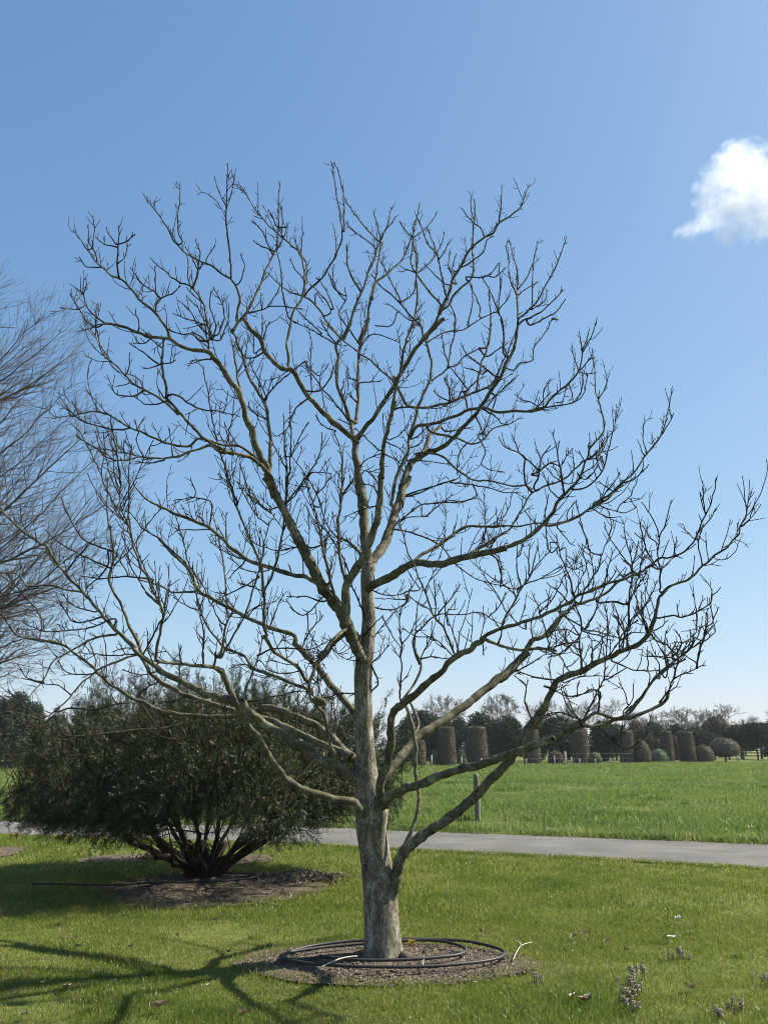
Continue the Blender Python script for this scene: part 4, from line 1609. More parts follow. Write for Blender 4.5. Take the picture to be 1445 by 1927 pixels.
c = gr(763, 1811)
tag(lump(c + np.array([0, 0, .05]), .05, 5).build('stone', M['stone'], origin=tuple(c)), 'dark rounded clod on the soil at the right foot of the trunk', 'stone')


def stick(px, z, r0, r1, label, mat='stick', grp=None):
    K = np.array([gr(a, b) for a, b in px])
    S = spline(K, .03)
    S[:, 2] = z + .02 * np.sin(np.linspace(0, 3.1, len(S)))
    mb = MB()
    mb.tube(S, np.linspace(r0, r1, len(S)), 6)
    tag(mb.build('dry_stick', M[mat], origin=tuple(K[0])), label, 'stick', grp)


stick([(604, 1841), (630, 1833), (655, 1825), (672, 1819)], .07, .006, .004, 'pale dry stick leaning over the hose left of the trunk')
stick([(965, 1818), (975, 1803), (983, 1793), (1002, 1783)], .04, .0045, .003, 'bent pale stick at the right rim of the soil bed')
stick([(982, 1797), (975, 1790), (968, 1787)], .06, .004, .003, 'short forked twig beside the bent pale stick')
stick([(665, 1808), (700, 1806), (735, 1807), (742, 1809)], .055, .005, .004, 'thin dark stick lying against the front of the trunk foot', 'darkrail')
stick([(795, 1834), (798, 1820), (796, 1812)], .05, .004, .003, 'small upright splinter on the soil right of the trunk')
stick([(560, 1829), (600, 1822), (640, 1815), (660, 1811)], .06, .004, .003, 'thin brown stick across the left part of the soil bed', 'darkrail')

# ------------------------------------------------------------------ fallen leaves and weeds on the lawn
def leaf_curl(mb, c, s, yaw, curl, tone):
    nu, nv = 6, 4
    u = np.linspace(-1, 1, nu); v = np.linspace(-1, 1, nv)
    U, V_ = np.meshgrid(u, v, indexing='ij')
    wd = (1 - .8 * np.abs(U) ** 1.7)
    x = U * s; y = V_ * wd * s * .55
    z = curl * s * (V_ ** 2 * .8 + U ** 2 * .5) + .1 * s * np.sin(U * 5 + V_ * 3)
    ca, sa = math.cos(yaw), math.sin(yaw)
    P = np.stack([x * ca - y * sa + c[0], x * sa + y * ca + c[1], z + c[2]], 2).reshape(-1, 3)
    i = (np.arange(nu - 1)[:, None] * nv + np.arange(nv - 1)[None, :]).ravel()
    mb.add(P, None, np.stack([i, i + nv, i + nv + 1, i + 1], 1), None, tone)


leaf_px = [(20, 1878, 1), (122, 1870, 1.3), (195, 1873, 1), (142, 1773, .9), (145, 1790, 1), (402, 1739, 1.2), (534, 1747, .9), (315, 1774, .9), (333, 1769, 1), (245, 1790, 1), (295, 1906, 2.2), (390, 1866, 1),
           (454, 1919, 1.4), (905, 1762, 1.2), (857, 1760, .8), (1077, 1772, 1.5), (1095, 1767, 1.2), (1140, 1781, 1.2), (1100, 1893, 1.8), (1075, 1886, 1.2), (1298, 1870, 1.4), (1178, 1797, .9), (1015, 1845, .8), (230, 1816, .9), (272, 1872, .8),
           (80, 1860, .8), (45, 1920, 1), (985, 1912, .8), (640, 1890, .8), (560, 1870, .7), (430, 1800, .8), (1240, 1735, .7), (1400, 1700, .7)]
for k, (a, b, s) in enumerate(leaf_px):
    mb = MB()
    g = gr(a, b)
    leaf_curl(mb, (g[0], g[1], .032), .024 * s, random.uniform(0, 6.28), random.uniform(.3, .9), random.uniform(.1, .8))
    if s > 1.1:
        leaf_curl(mb, (g[0] + .025, g[1] + .01, .04), .019 * s, random.uniform(0, 6.28), random.uniform(.4, 1), random.uniform(.2, .8))
    o = mb.build('dead_leaf', M['dead'], origin=(g[0], g[1], 0))
    UL = {(295, 1906): 'largest curled dry leaf, near the bottom edge at lower left', (1100, 1893): 'large dark curled leaf left of the purplish weeds', (1077, 1772): 'pair of dark dry leaves in the lawn right of the soil bed',
          (454, 1919): 'dry leaf at the very bottom edge below the soil bed', (1298, 1870): 'dark dry leaf in the lawn at the far lower right', (402, 1739): 'pale dry leaf in the lawn between the yew and the big tree'}
    tag(o, UL.get((a, b), 'small curled dry brown leaf lying in the lawn grass'), 'leaf', 'dry leaves fallen on the lawn')
mb = MB(); g = gr(1276, 1741)
leaf_curl(mb, (g[0], g[1], .045), .04, .6, .8, .9)
tag(mb.build('white_scrap', M['paper'], origin=(g[0], g[1], 0)), 'small bright white scrap in the lawn on the right', 'scrap')
mb = MB(); g = gr(1265, 1775)
leaf_curl(mb, (g[0], g[1], .045), .042, .1, .3, .9)
tag(mb.build('white_scrap', M['paper'], origin=(g[0], g[1], 0)), 'flatter pale scrap in the lawn below the bright white one', 'scrap')
mb = MB(); g = gr(776, 1797)
for k in range(5):
    leaf_curl(mb, (g[0] + random.uniform(-.03, .03), g[1] + random.uniform(-.02, .02), .06 + k * .006), .03, random.uniform(0, 6), .7, .9)
m_, n_, o_ = new_mat('yellow_weed'); principled(n_, o_, (.42, .28, .04), .7)
tag(mb.build('yellow_weed', m_, origin=(g[0], g[1], 0)), 'small yellow tuft on the soil beside the trunk foot', 'plant')

weed_px = [q_ for q_ in [(1198, 1845, 1.3), (1190, 1858, 1), (1197, 1872, 1.1), (1170, 1890, 1.2), (1200, 1892, 1.3), (1185, 1905, 1), (1275, 1802, 1.1), (1262, 1806, .9), (1290, 1806, .9), (1012, 1850, 1), (1073, 1882, .8), (1250, 1845, .8), (1382, 1905, 1), (1355, 1922, 1), (1245, 1900, .8),
           (982, 1875, .7), (1430, 1855, 1), (1130, 1860, .8), (955, 1890, .7), (1330, 1895, .8)] if q_[2] > .85]
for k, (a, b, s) in enumerate(weed_px):
    g = gr(a, b)
    mb = MB()
    for q in range(random.randint(3, 5)):
        hx = np.array([g[0] + random.gauss(0, .03 * s), g[1] + random.gauss(0, .03 * s), 0])
        mb.tube([(g[0], g[1], .004), hx + np.array([0, 0, .004])], [.002, .002], 4, .3)
        tip = hx + np.array([random.gauss(0, .012), random.gauss(0, .012), random.uniform(.05, .085) * s])
        mb.tube([hx, tip], [.0025, .002], 4, .4)
        for w_ in range(3):
            z = tip + np.array([0, 0, -.014 * w_])
            for yaw in np.arange(0, 6.2, 1.57):
                leaf_curl(mb, z + np.array([math.cos(yaw + w_ * .8), math.sin(yaw + w_ * .8), 0]) * .008, .009 * s, yaw + w_ * .8, -.6, min(1, .55 + .4 * random.random()))
    tag(mb.build('lawn_weed', M['nettle'], origin=(g[0], g[1], 0)), 'small purplish weed with whorled leaves in the lawn at lower right', 'plant', 'purplish weeds in the lawn')

# ------------------------------------------------------------------ near fence post and wire
FP = gr(899, 1545)
fence = thing('wire_fence', (FP[0], FP[1], 0), 'thin wire fence with one weathered round post beyond the lane', 'fence')


def post(x, y, h, r, mat, parent, lean=0.0):
    mb = MB()
    n = 12
    zs = np.linspace(-.1, h, n)
    P = np.column_stack([x + lean * zs, np.full(n, y), zs])
    mb.tube(P, np.concatenate([np.full(n - 1, r), [r * .86]]) * (1 + .04 * np.sin(np.arange(n) * 1.7)), 16)
    return mb.build('post', M[mat], parent)


hp = at(899, 1456, FP[1])[2]
for dx in (-7.2, 0, 7.4):
    post(FP[0] + dx, FP[1] + dx * -.02, hp, .064, 'post', fence, -.008)
for zz, nm in ((at(899, 1471, FP[1])[2], 'wire'),):
    wm = MB()
    xs_ = np.linspace(FP[0] - 7.2, FP[0] + 7.4, 60)
    sag = -.03 * np.sin(((xs_ - FP[0]) % 7.3) / 7.3 * math.pi)
    wm.tube(np.column_stack([xs_, FP[1] - .07 - (xs_ - FP[0]) * .02, zz + sag]), np.full(60, .0035), 5)
    wm.build(nm, M['wire'], fence)


# ------------------------------------------------------------------ the yew
def needle_sprays(mb, C, Dr, ln, nn, nl, nw, tone):
    """C (n,3) spray roots, Dr (n,3) directions, ln lengths: feathery sprays of flat needles along a bent axis"""
    n = len(C)
    Dr = Dr / np.linalg.norm(Dr, axis=1)[:, None]
    s = np.cross(Dr, rng.normal(0, 1, (n, 3))); s /= np.linalg.norm(s, axis=1)[:, None]
    b = np.cross(Dr, s)
    t = (np.arange(nn) + .5) / nn
    bend = rng.normal(0, .22, (n, 1, 1)) * (t ** 2)[None, :, None] * b[:, None, :] * ln[:, None, None]
    pos = C[:, None, :] + Dr[:, None, :] * (t[None, :, None] * ln[:, None, None]) + bend
    sg = np.where(np.arange(nn) % 2 == 0, 1.0, -1.0)[None, :, None]
    nd = Dr[:, None, :] * .6 + s[:, None, :] * sg * .85 + b[:, None, :] * rng.normal(0, .3, (n, nn, 1))
    nd /= np.linalg.norm(nd, axis=2)[:, :, None]
    wv = np.cross(nd, b[:, None, :] + rng.normal(0, .5, (n, nn, 3))); wv /= np.linalg.norm(wv, axis=2)[:, :, None]
    L_ = nl * rng.uniform(.7, 1.3, (n, nn, 1))
    p0 = pos - wv * nw * .5
    p1 = pos + wv * nw * .5
    p2 = pos + nd * L_ + wv * nw * .3
    p3 = pos + nd * L_ - wv * nw * .3
    V = np.stack([p0, p1, p2, p3], 2).reshape(-1, 3)
    k = np.arange(n * nn) * 4
    mb.add(V, None, np.stack([k, k + 1, k + 2, k + 3], 1), None, np.repeat(tone, nn))


yew = thing('yew_bush', YEW, 'wide dark green yew with many low fanning stems behind the big tree on the left', 'shrub')
ym, yb = MB(), MB()
yr = random.Random(5)
yn = np.random.default_rng(55)
base = np.array(YEW)
# stool
for k in range(8):
    a = k / 8 * 6.28 + .3
    o = np.array([math.cos(a) * .12, math.sin(a) * .10, 0])
    yb.tube([base + o * .9 + np.array([0, 0, -.05]), base + o + np.array([0, 0, .10]), base + o * 1.5 + np.array([0, 0, .24]), base + o * 2.3 + np.array([0, 0, .42])], [.065, .055, .045, .032], 9)
CC = base + np.array([-.03, 0, 1.26])
RX, RY, RZ = 2.58, 2.0, .84
tips = []
NST = 22
for k in range(NST):
    a = k * 2.399963
    el = yr.uniform(-.3, 1.1) if k % 3 else yr.uniform(-.45, .1)
    d = np.array([math.cos(a) * math.cos(el), math.sin(a) * math.cos(el), math.sin(el)])
    rho = yr.uniform(.72, .92)
    end = CC + d * np.array([RX, RY, RZ]) * rho
    st = base + np.array([math.cos(a) * .13, math.sin(a) * .11, .02])
    mid = st * .6 + end * .4 + np.array([0, 0, .04 + .12 * yr.uniform(-1, 1)])
    S = spline(np.array([st, st * .8 + mid * .2 + np.array([0, 0, .03]), mid, end]), .12)
    S = S + yn.normal(0, .022, S.shape)
    yb.tube(S, np.linspace(yr.uniform(.03, .045), .008, len(S)), 7)
    # side branches
    for j in range(yr.randint(11, 13)):
        q = yr.uniform(.25, 1.0)
        p = S[min(len(S) - 1, int(q * len(S)))]
        dd = np.array([yr.gauss(0, 1), yr.gauss(0, 1), yr.gauss(.15, .6)])
        dd = dd / np.linalg.norm(dd) * .75 + d * .75
        l = yr.uniform(.3, .75)
        e = p + dd * l
        rel = (e - CC) / np.array([RX, RY, RZ])
        rn = np.linalg.norm(rel)
        if rn > 1.0: e = CC + rel / rn * np.array([RX, RY, RZ])
        Z = spline(np.array([p, (p + e) / 2 + np.array([0, 0, .04]), e]), .1)
        yb.tube(Z, np.linspace(.011, .004, len(Z)), 5)
        tips.append((p, e, d))
C_, D_, T_ = [], [], []
for p, e, d in tips:
    n = 60
    t = yn.uniform(.1, 1.08, n)[:, None]
    c = p * (1 - t) + e * t + yn.normal(0, .10, (n, 3))
    ax = (e - p) / np.linalg.norm(e - p)
    droop = np.array([0, 0, -.55 if e[2] < 1.0 else (.1 if e[2] < 1.9 else .65)])
    dr = ax * .8 + d * .35 + droop + yn.normal(0, .4, (n, 3))
    C_.append(c); D_.append(dr)
    T_.append(np.clip(yn.normal(.36 + .22 * max(0, (e[2] - 1.3)) * .6, .2, n), 0, 1))
# leafy clumps all through the crown
for k in range(560):
    d = yn.normal(0, 1, 3); d /= np.linalg.norm(d)
    if d[2] < -.75: d[2] *= -1
    rho = yn.uniform(.25, .97) ** .55
    p = CC + d * np.array([RX, RY, RZ]) * rho * (1 + .12 * vnoise(d[None] * 2.3, 8, 2)[0])
    n = 46
    C_.append(p + yn.normal(0, 1, (n, 3)) * np.array([.17, .17, .11]))
    droop = -.5 if d[2] < -.1 else (.05 if p[2] < 1.9 else .5)
    D_.append(d * .7 + np.array([0, 0, droop]) + yn.normal(0, .5, (n, 3)))
    T_.append(np.clip(yn.normal(.42 + .28 * yn.normal(), .22, n), 0, 1))
# outer plumes and drooping fringe
for k in range(520):
    a = yr.uniform(0, 6.28)
    el = yr.uniform(-.5, 1.35)
    d = np.array([math.cos(a) * math.cos(el), math.sin(a) * math.cos(el), math.sin(el)])
    p = CC + d * np.array([RX, RY, RZ]) * yr.uniform(.84, 1.0)
    if p[2] < .5: p[2] = .5 + yr.random() * .25
    up = d[2] > -.05
    dr0 = d * .6 + np.array([0, 0, 1.0 if up else -.85]) + yn.normal(0, .3, 3)
    dr0 /= np.linalg.norm(dr0)
    l = yr.uniform(.2, .75) * (1 if yr.random() < .4 else .55) if up else yr.uniform(.15, .38)
    n = int(14 + l * 20)
    t = yn.uniform(0, 1, n)[:, None]
    C_.append(p + dr0 * l * t + yn.normal(0, .02, (n, 3)))
    D_.append(dr0 * 1.1 + yn.normal(0, .45, (n, 3)))
    T_.append(np.clip(yn.normal(.42 if up else .3, .22, n), 0, 1))
    yb.tube([p - dr0 * .25, p, p + dr0 * l], [.006, .005, .002], 4)
C_ = np.vstack(C_); D_ = np.vstack(D_); T_ = np.concatenate(T_)
# the lowest part opens so that the stems show
rel = (C_ - CC) / np.array([RX, RY, RZ])
rad_h = np.hypot(C_[:, 0] - base[0], C_[:, 1] - base[1])
ok = C_[:, 2] > .5 + .40 * np.clip(1.5 - rad_h, 0, 1.5) + .14 * vnoise(C_[:, :2] * 3, 3, 2)
gap = vnoise(C_ * np.array([2.6, 2.6, 3.6]), 31, 3)
ok &= gap > -.52
C_, D_, T_ = C_[ok], D_[ok], T_[ok]
needle_sprays(ym, C_, D_, yn.uniform(.07, .17, len(C_)), 12, .026, .007, T_)
yb.build('stems', M['yew_bark'], yew)
ym.build('foliage', M['yew'], yew)
print('yew sprays', len(C_))

# ------------------------------------------------------------------ fine-twigged tree at the left edge
BY = 9.6
bt_base = at(-330, 1500, BY); bt_base[2] = 0
beech = thing('fine_twigged_tree', bt_base, 'leafless tree with dense fine purplish twigs reaching in from the left edge', 'tree')
tb = MB()
tz = np.linspace(-.05, 6.4, 24)
tc = np.column_stack([bt_base[0] + .05 * np.sin(tz), np.full(24, bt_base[1]), tz])
tb.tube(tc, .15 * (1 - tz / 7.5) + .05 * np.exp(-np.maximum(tz, 0) / .2) + .01, 16)
tb.build('trunk', M['beech'], beech)
brg = np.random.default_rng(321)


def fine(mb, p, d, length, r, level, out):
    n = max(3, int(length / .09))
    st = length / n
    pts, rads = [p], [r]
    sgn = 1
    for k in range(n):
        d = d + out * .05 + brg.normal(0, .15, 3) + UP * .055
        d = d / np.linalg.norm(d)
        p = p + d * st
        pts.append(p); rads.append(r * (1 - .6 * (k + 1) / n))
        if level < 3:
            for _q in range(1 if level else 2):
                if brg.random() > (.8 if level < 2 else .42): continue
                sgn = -sgn
                s = np.cross(d, np.array([0, 1.0, 0])) * sgn + brg.normal(0, .55, 3)
                s = s - d * np.dot(s, d); s /= np.linalg.norm(s) + 1e-9
                rem = (1 - k / n)
                ln = {0: .95, 1: .5, 2: .2}[level] * (.35 + .65 * rem) * brg.uniform(.55, 1.15)
                fine(mb, p, d * .86 + s * .5, ln, max(.0021, rads[-1] * .6), level + 1, out)
    mb.tube(pts, rads, 4 if level < 2 else 3, .5, False)


targets = [((-5, 545), .3), ((55, 590), -.4), ((100, 615), .2), ((120, 660), .9), ((118, 715), -.5), ((120, 770), .3), ((150, 800), -.3), ((165, 850), .6), ((190, 885), -.2), ((205, 930), .5), ((190, 985), -.6), ((165, 1035), .4), ((140, 1085), -.1),
           ((105, 1130), .5), ((85, 1175), -.4), ((75, 1215), .2), ((25, 1255), 0), ((30, 640), .8), ((40, 720), .1), ((60, 840), -.7), ((90, 940), .9), ((60, 1040), -.4), ((40, 1120), .8), ((10, 800), .4), ((20, 1190), -.5), ((0, 900), -.3)]
for k, ((a, b), dy) in enumerate(targets):
    mb, mt = MB(), MB()
    e = at(a + 28 * (a > 20), b, BY + dy)
    rise = .95 if b < 900 else .62 if b < 1080 else .3
    hz_ = max(.9, e[2] - (e[0] - bt_base[0]) * rise * brg.uniform(.75, 1.1))
    st = np.array([bt_base[0] + .05 * math.sin(hz_), bt_base[1], hz_])
    mid = st * .5 + e * .5 + np.array([.12, dy * .15, -.22 if b < 1050 else -.05])
    S = spline(np.array([st, mid, e]), .12)
    S = S + brg.normal(0, .008, S.shape)
    rr_ = np.linspace(.022 if k % 3 else .034, .0025, len(S))
    mb.tube(S, rr_, 7)
    out = e - mid; out[2] += .35 * abs(out[0]); out /= np.linalg.norm(out)
    d = np.concatenate([[0], np.cumsum(np.linalg.norm(np.diff(S, axis=0), axis=1))])
    s = d[-1] * .3
    sgn = 1
    while s < d[-1]:
        q = min(len(S) - 2, int(np.searchsorted(d, s)))
        tg = S[q + 1] - S[q]; tg /= np.linalg.norm(tg)
        sgn = -sgn
        sv = np.cross(tg, np.array([0, 1.0, 0])) * sgn + brg.normal(0, .6, 3)
        sv = sv - tg * np.dot(sv, tg); sv /= np.linalg.norm(sv)
        rem = 1 - s / d[-1]
        fine(mt, S[q], tg * .82 + sv * .55, (.4 + .8 * rem) * brg.uniform(.6, 1.1), max(.003, rr_[q] * .5), 1, out)
        s += brg.uniform(.045, .10)
    lo = mb.build('limb', M['beech'], beech)
    if mt.n:
        tw = mt.build('twigs', M['beech'], lo); tw['kind'] = 'stuff'


# ------------------------------------------------------------------ far garden: clipped columns, domes, evergreens, bare trees, fence
def leaf_quads(mb, C, nrm, size, tone, align=.5):
    n = len(C)
    a = nrm * align + rng.normal(0, 1, (n, 3)) * (1 - align)
    a /= np.linalg.norm(a, axis=1)[:, None] + 1e-9
    u = np.cross(a, rng.normal(0, 1, (n, 3))); u /= np.linalg.norm(u, axis=1)[:, None] + 1e-9
    v = np.cross(a, u)
    s = size * rng.uniform(.6, 1.4, n)
    s = s[:, None]
    V = np.stack([C - u * s, C - v * s * .6, C + u * s, C + v * s * .6], 1).reshape(-1, 3)
    k = np.arange(n) * 4
    mb.add(V, None, np.stack([k, k + 1, k + 2, k + 3], 1), None, tone)


def revolve(mb, c, prof, seed, amp=.05, n=28):
    """closed lumpy body of revolution, prof = [(r,z)...]"""
    prof = np.array(prof)
    an = np.linspace(0, 2 * math.pi, n, endpoint=False)
    P = np.stack([prof[:, 0][:, None] * np.cos(an), prof[:, 0][:, None] * np.sin(an), np.repeat(prof[:, 1][:, None], n, 1)], 2).reshape(-1, 3)
    q = 1 + amp * vnoise(P * 1.5, seed, 3)
    P[:, :2] *= q[:, None]
    m_ = len(prof)
    i = (np.arange(m_ - 1)[:, None] * n + np.arange(n)[None, :]).ravel()
    j = (np.arange(m_ - 1)[:, None] * n + (np.arange(n)[None, :] + 1) % n).ravel()
    mb.add(P + c, None, np.stack([i, j, j + n, i + n], 1), None, .25)


def fuzz_revolve(mb, c, prof, count, size, t0=.5, ts=.22, out=.06):
    prof = np.array(prof)
    seg = np.hypot(*np.diff(prof, axis=0).T)
    mid = (prof[1:, 0] + prof[:-1, 0]) / 2 + .02
    wgt = seg * mid; wgt /= wgt.sum()
    k = rng.choice(len(seg), count, p=wgt)
    t = rng.uniform(0, 1, count)
    r = prof[k, 0] * (1 - t) + prof[k + 1, 0] * t
    z = prof[k, 1] * (1 - t) + prof[k + 1, 1] * t
    a = rng.uniform(0, 6.28, count)
    dr, dz_ = np.diff(prof, axis=0)[k].T
    ln = np.hypot(dr, dz_) + 1e-9
    nr, nz_ = dz_ / ln, -dr / ln
    nrm = np.stack([np.cos(a) * nr, np.sin(a) * nr, nz_], 1)
    P = np.stack([np.cos(a) * r, np.sin(a) * r, z], 1) + nrm * rng.uniform(-.5, 1, count)[:, None] * out
    tone = np.clip(t0 + .25 * vnoise(P * 2.2, 17, 2) + rng.normal(0, ts, count), 0, 1)
    leaf_quads(mb, P + c, nrm, size, tone, .6)


def far_pt(px, yb_):
    g = gr(px, yb_); return np.array([g[0], g[1], 0])


def h_at(px, py, Y): return at(px, py, Y)[2]


cols = [(787, 1395, 1441, 26, 'clipped brown hedge column half hidden behind the thin right stem of the big tree'),
        (841.5, 1369, 1440, 30, 'leftmost fully visible clipped brown hedge column'),
        (899, 1368, 1437.5, 35, 'widest clipped brown hedge column, directly above the fence post'),
        (1002, 1373, 1437.5, 28, 'clipped brown hedge column behind the steep limb of the big tree'),
        (1094, 1376, 1436.5, 27, 'clipped brown hedge column between two dark evergreens, right of the limb crossing'),
        (1181, 1375, 1435, 25, 'clipped brown hedge column left of the reddish beehive bush'),
        (1257, 1376, 1433.5, 21, 'slim clipped column with greenish sheen between rounded brown bushes'),
        (1294, 1377, 1433, 27, 'rightmost clipped brown hedge column beside the low brown dome')]
for px, yt, yb_, wpx, lab in cols:
    c = far_pt(px, yb_)
    h = h_at(px, yt, c[1]); r = wpx * pxm(c) / 2
    prof = [(r * 1.08, 0), (r * 1.08, h * .25), (r * 1.03, h * .5), (r * .98, h * .8), (r * .93, h * .97), (r * .86, h), (.02, h * 1.0)]
    mb = MB()
    revolve(mb, c, [(a * .93, b * .99) for a, b in prof], int(px), .05)
    fuzz_revolve(mb, c, prof, 5200, .055, .5, .2, .07)
    o = mb.build('hedge_column', M['hornbeam'], origin=tuple(c), smooth=False)
    tag(o, lab, 'hedge', 'clipped columns in the far garden')

domes = [(1208.5, 1391, 1435, 31, 'hornbeam', 'cone', 'reddish brown beehive shaped bush right of a clipped column'),
         (1325, 1402, 1433, 35, 'hornbeam', 'dome', 'low brown clipped dome beside the rightmost column'),
         (1301, 1404, 1433.3, 16, 'hornbeam', 'cone', 'short narrow brown bush squeezed between column and low dome'),
         (1365, 1389, 1432.5, 54, 'hornbeam', 'mush', 'broad brown mushroom shaped clipped tree near the white post'),
         (1240, 1389, 1431, 24, 'redbush', 'dome', 'rounded reddish bush left of the slim column'),
         (1273, 1383, 1431, 16, 'redbush', 'dome', 'rounded reddish bush right of the slim column'),
         (1240, 1411, 1434.5, 31, 'bushgreen', 'dome', 'low grey-green leafy bush in front of the reddish round bush'),
         (1324, 1387, 1425, 26, 'holm', 'dome', 'mid green round bush above the low brown dome'),
         (1046, 1413, 1437, 28, 'redbush', 'dome', 'small rounded brownish bush under the evergreen right of the limb'),
         (1121, 1417, 1436.5, 20, 'bushgreen', 'dome', 'small pale green bush at the foot of the evergreens'),
         (818, 1412, 1440, 14, 'bushgreen', 'dome', 'small grey-green bush left of the leftmost visible column'),
         (868, 1408, 1438, 14, 'bushgreen', 'dome', 'small dark bush between the two leftmost columns')]
for px, yt, yb_, wpx, mat, shp, lab in domes:
    c = far_pt(px, yb_)
    h = h_at(px, yt, c[1]); r = wpx * pxm(c) / 2
    if shp == 'cone': prof = [(r * .9, 0), (r * 1.05, h * .2), (r, h * .45), (r * .8, h * .7), (r * .45, h * .92), (.02, h)]
    elif shp == 'mush': prof = [(r * .25, h * .2), (r * .9, h * .3), (r * 1.02, h * .5), (r * .9, h * .75), (r * .5, h * .95), (.02, h)]
    else: prof = [(r * .95, 0), (r * 1.02, h * .3), (r * .92, h * .62), (r * .6, h * .88), (.02, h)]
    mb = MB()
    if shp == 'mush':
        t_ = thing('clipped_tree', c, lab, 'clipped tree', None)
        revolve(mb, c, [(a * .9, b * .98) for a, b in prof], int(px), .06)
        fuzz_revolve(mb, c, prof, 5000, .06, .5, .2, .08)
        mb.build('crown', M[mat], t_, False)
        tk = MB(); tk.tube([c + np.array([0, 0, -.05]), c + np.array([.03, 0, h * .45])], [.12, .1], 8); tk.build('trunk', M['far_bark'], t_)
        continue
    revolve(mb, c, [(a * .9, b * .97) for a, b in prof], int(px), .1)
    fuzz_revolve(mb, c, prof, 2600 if mat != 'bushgreen' else 1800, .055, .55, .25, .12 if mat == 'bushgreen' else .06)
    tag(mb.build('clipped_bush', M[mat], origin=tuple(c), smooth=False), lab, 'bush', 'rounded bushes in the far garden')


def evergreen(c, w_, h, seed, lab, mat='holm', clear=.22, grp='dark evergreens behind the clipped columns'):
    r_ = np.random.default_rng(seed)
    t_ = thing('evergreen_tree', c, lab, 'tree', grp)
    tk = MB()
    tk.tube([c + np.array([0, 0, -.05]), c + np.array([.05, 0, h * .3]), c + np.array([0, 0, h * .7])], [.16, .13, .07], 8)
    for k in range(5):
        a = r_.uniform(0, 6.28)
        tk.tube([c + np.array([0, 0, h * .28]), c + np.array([math.cos(a) * w_ * .3, math.sin(a) * w_ * .3, h * .55])], [.07, .03], 6)
    tk.build('trunk', M['far_bark'], t_)
    mb = MB()
    nl = 17
    for k in range(nl):
        a = r_.uniform(0, 6.28); q = math.sqrt(r_.uniform(0, 1)) * .62
        zc = clear + (1 - clear) * r_.uniform(.14, .72)
        if k < 4: q *= .4; zc = clear + (1 - clear) * .72
        lc = c + np.array([math.cos(a) * q * w_ / 2 * 1.15, math.sin(a) * q * w_ / 2, zc * h])
        lr = np.array([w_ * .22, w_ * .22, h * (1 - clear) * .24]) * r_.uniform(.75, 1.15)
        n = 800
        d = r_.normal(0, 1, (n, 3)); d /= np.linalg.norm(d, axis=1)[:, None]
        P = lc + d * lr * (r_.uniform(.55, 1.08, n)[:, None])
        tone = np.clip(r_.normal(.42, .2, n) + .12 * r_.normal(), 0, 1)
        leaf_quads(mb, P, d, w_ * .016 + .03, tone, .2)
    mb.build('crown', M[mat], t_, False)
    return t_


evs = [(790, 1336, 96, 66, 'dark round evergreen directly right of the big trunk'),
       (822, 1343, 93, 60, 'dark evergreen behind the leftmost visible hedge column'),
       (905, 1339, 95, 62, 'dark evergreen rising behind the widest hedge column'),
       (862, 1350, 92, 46, 'dark evergreen filling the gap between the first two columns'),
       (958, 1347, 92, 62, 'dark evergreen with brownish top left of the steep limb'),
       (1050, 1347, 93, 74, 'large dark evergreen right of the steep limb'),
       (1012, 1352, 98, 44, 'dark evergreen partly behind the steep limb and its column'),
       (1136, 1358, 93, 62, 'dark evergreen between the fifth and sixth columns'),
       (1158, 1362, 98, 50, 'dark evergreen just left of the sixth hedge column'),
       (1232, 1358, 112, 44, 'dark evergreen above the reddish bushes'),
       (1276, 1364, 112, 50, 'dark evergreen above the slim column'),
       (1312, 1366, 116, 50, 'dark evergreen above the mid green round bush'),
       (1392, 1364, 112, 64, 'broad dark evergreen on clear stems behind the mushroom tree'),
       (1430, 1358, 108, 60, 'dark evergreen at the right edge of the picture'),
       (1470, 1360, 100, 56, 'dark evergreen cut off by the right edge of the picture'),
       (1206, 1372, 108, 40, 'small dark evergreen behind the beehive bush'),
       (765, 1350, 88, 50, 'dark evergreen seen just behind the big trunk'),
       (15, 1300, 62, 66, 'tall dark evergreen at the left edge behind the yew'),
       (55, 1318, 66, 50, 'dark evergreen beside the tallest one at the left edge'),
       (-20, 1330, 60, 60, 'dark evergreen cut off by the left edge of the picture'),
       (100, 1345, 74, 60, 'dark evergreen mostly hidden by the left side of the yew')]
for k, (px, yt, Y, wpx, lab) in enumerate(evs):
    p = at(px, 1405, Y); c = np.array([p[0], Y, 0.])
    h = h_at(px, yt, Y) * 1.03; w_ = wpx * Y / F_PX * 1.3
    evergreen(c, w_, h, 900 + k, lab, clear=.25 if px in (1392, 1430) else -.02)

# reddish brown twiggy masses behind
for k, (px, yt, Y, wpx, lab) in enumerate([(1195, 1352, 118, 46, 'rounded brown twiggy tree above the beehive bush'), (962, 1345, 100, 46, 'brown-topped round tree behind the fourth column'), (1352, 1343, 125, 60, 'brown twiggy tree behind the mushroom shaped tree'), (1085, 1352, 110, 50, 'brown twiggy tree above the fifth column'), (798, 1335, 101, 36, 'brown-topped round tree right beside the big trunk')]):
    p = at(px, 1405, Y); c = np.array([p[0], Y, 0.])
    evergreen(c, wpx * Y / F_PX * 1.1, h_at(px, yt, Y), 700 + k, lab, 'redbush', .1, 'brown twiggy trees in the far garden')


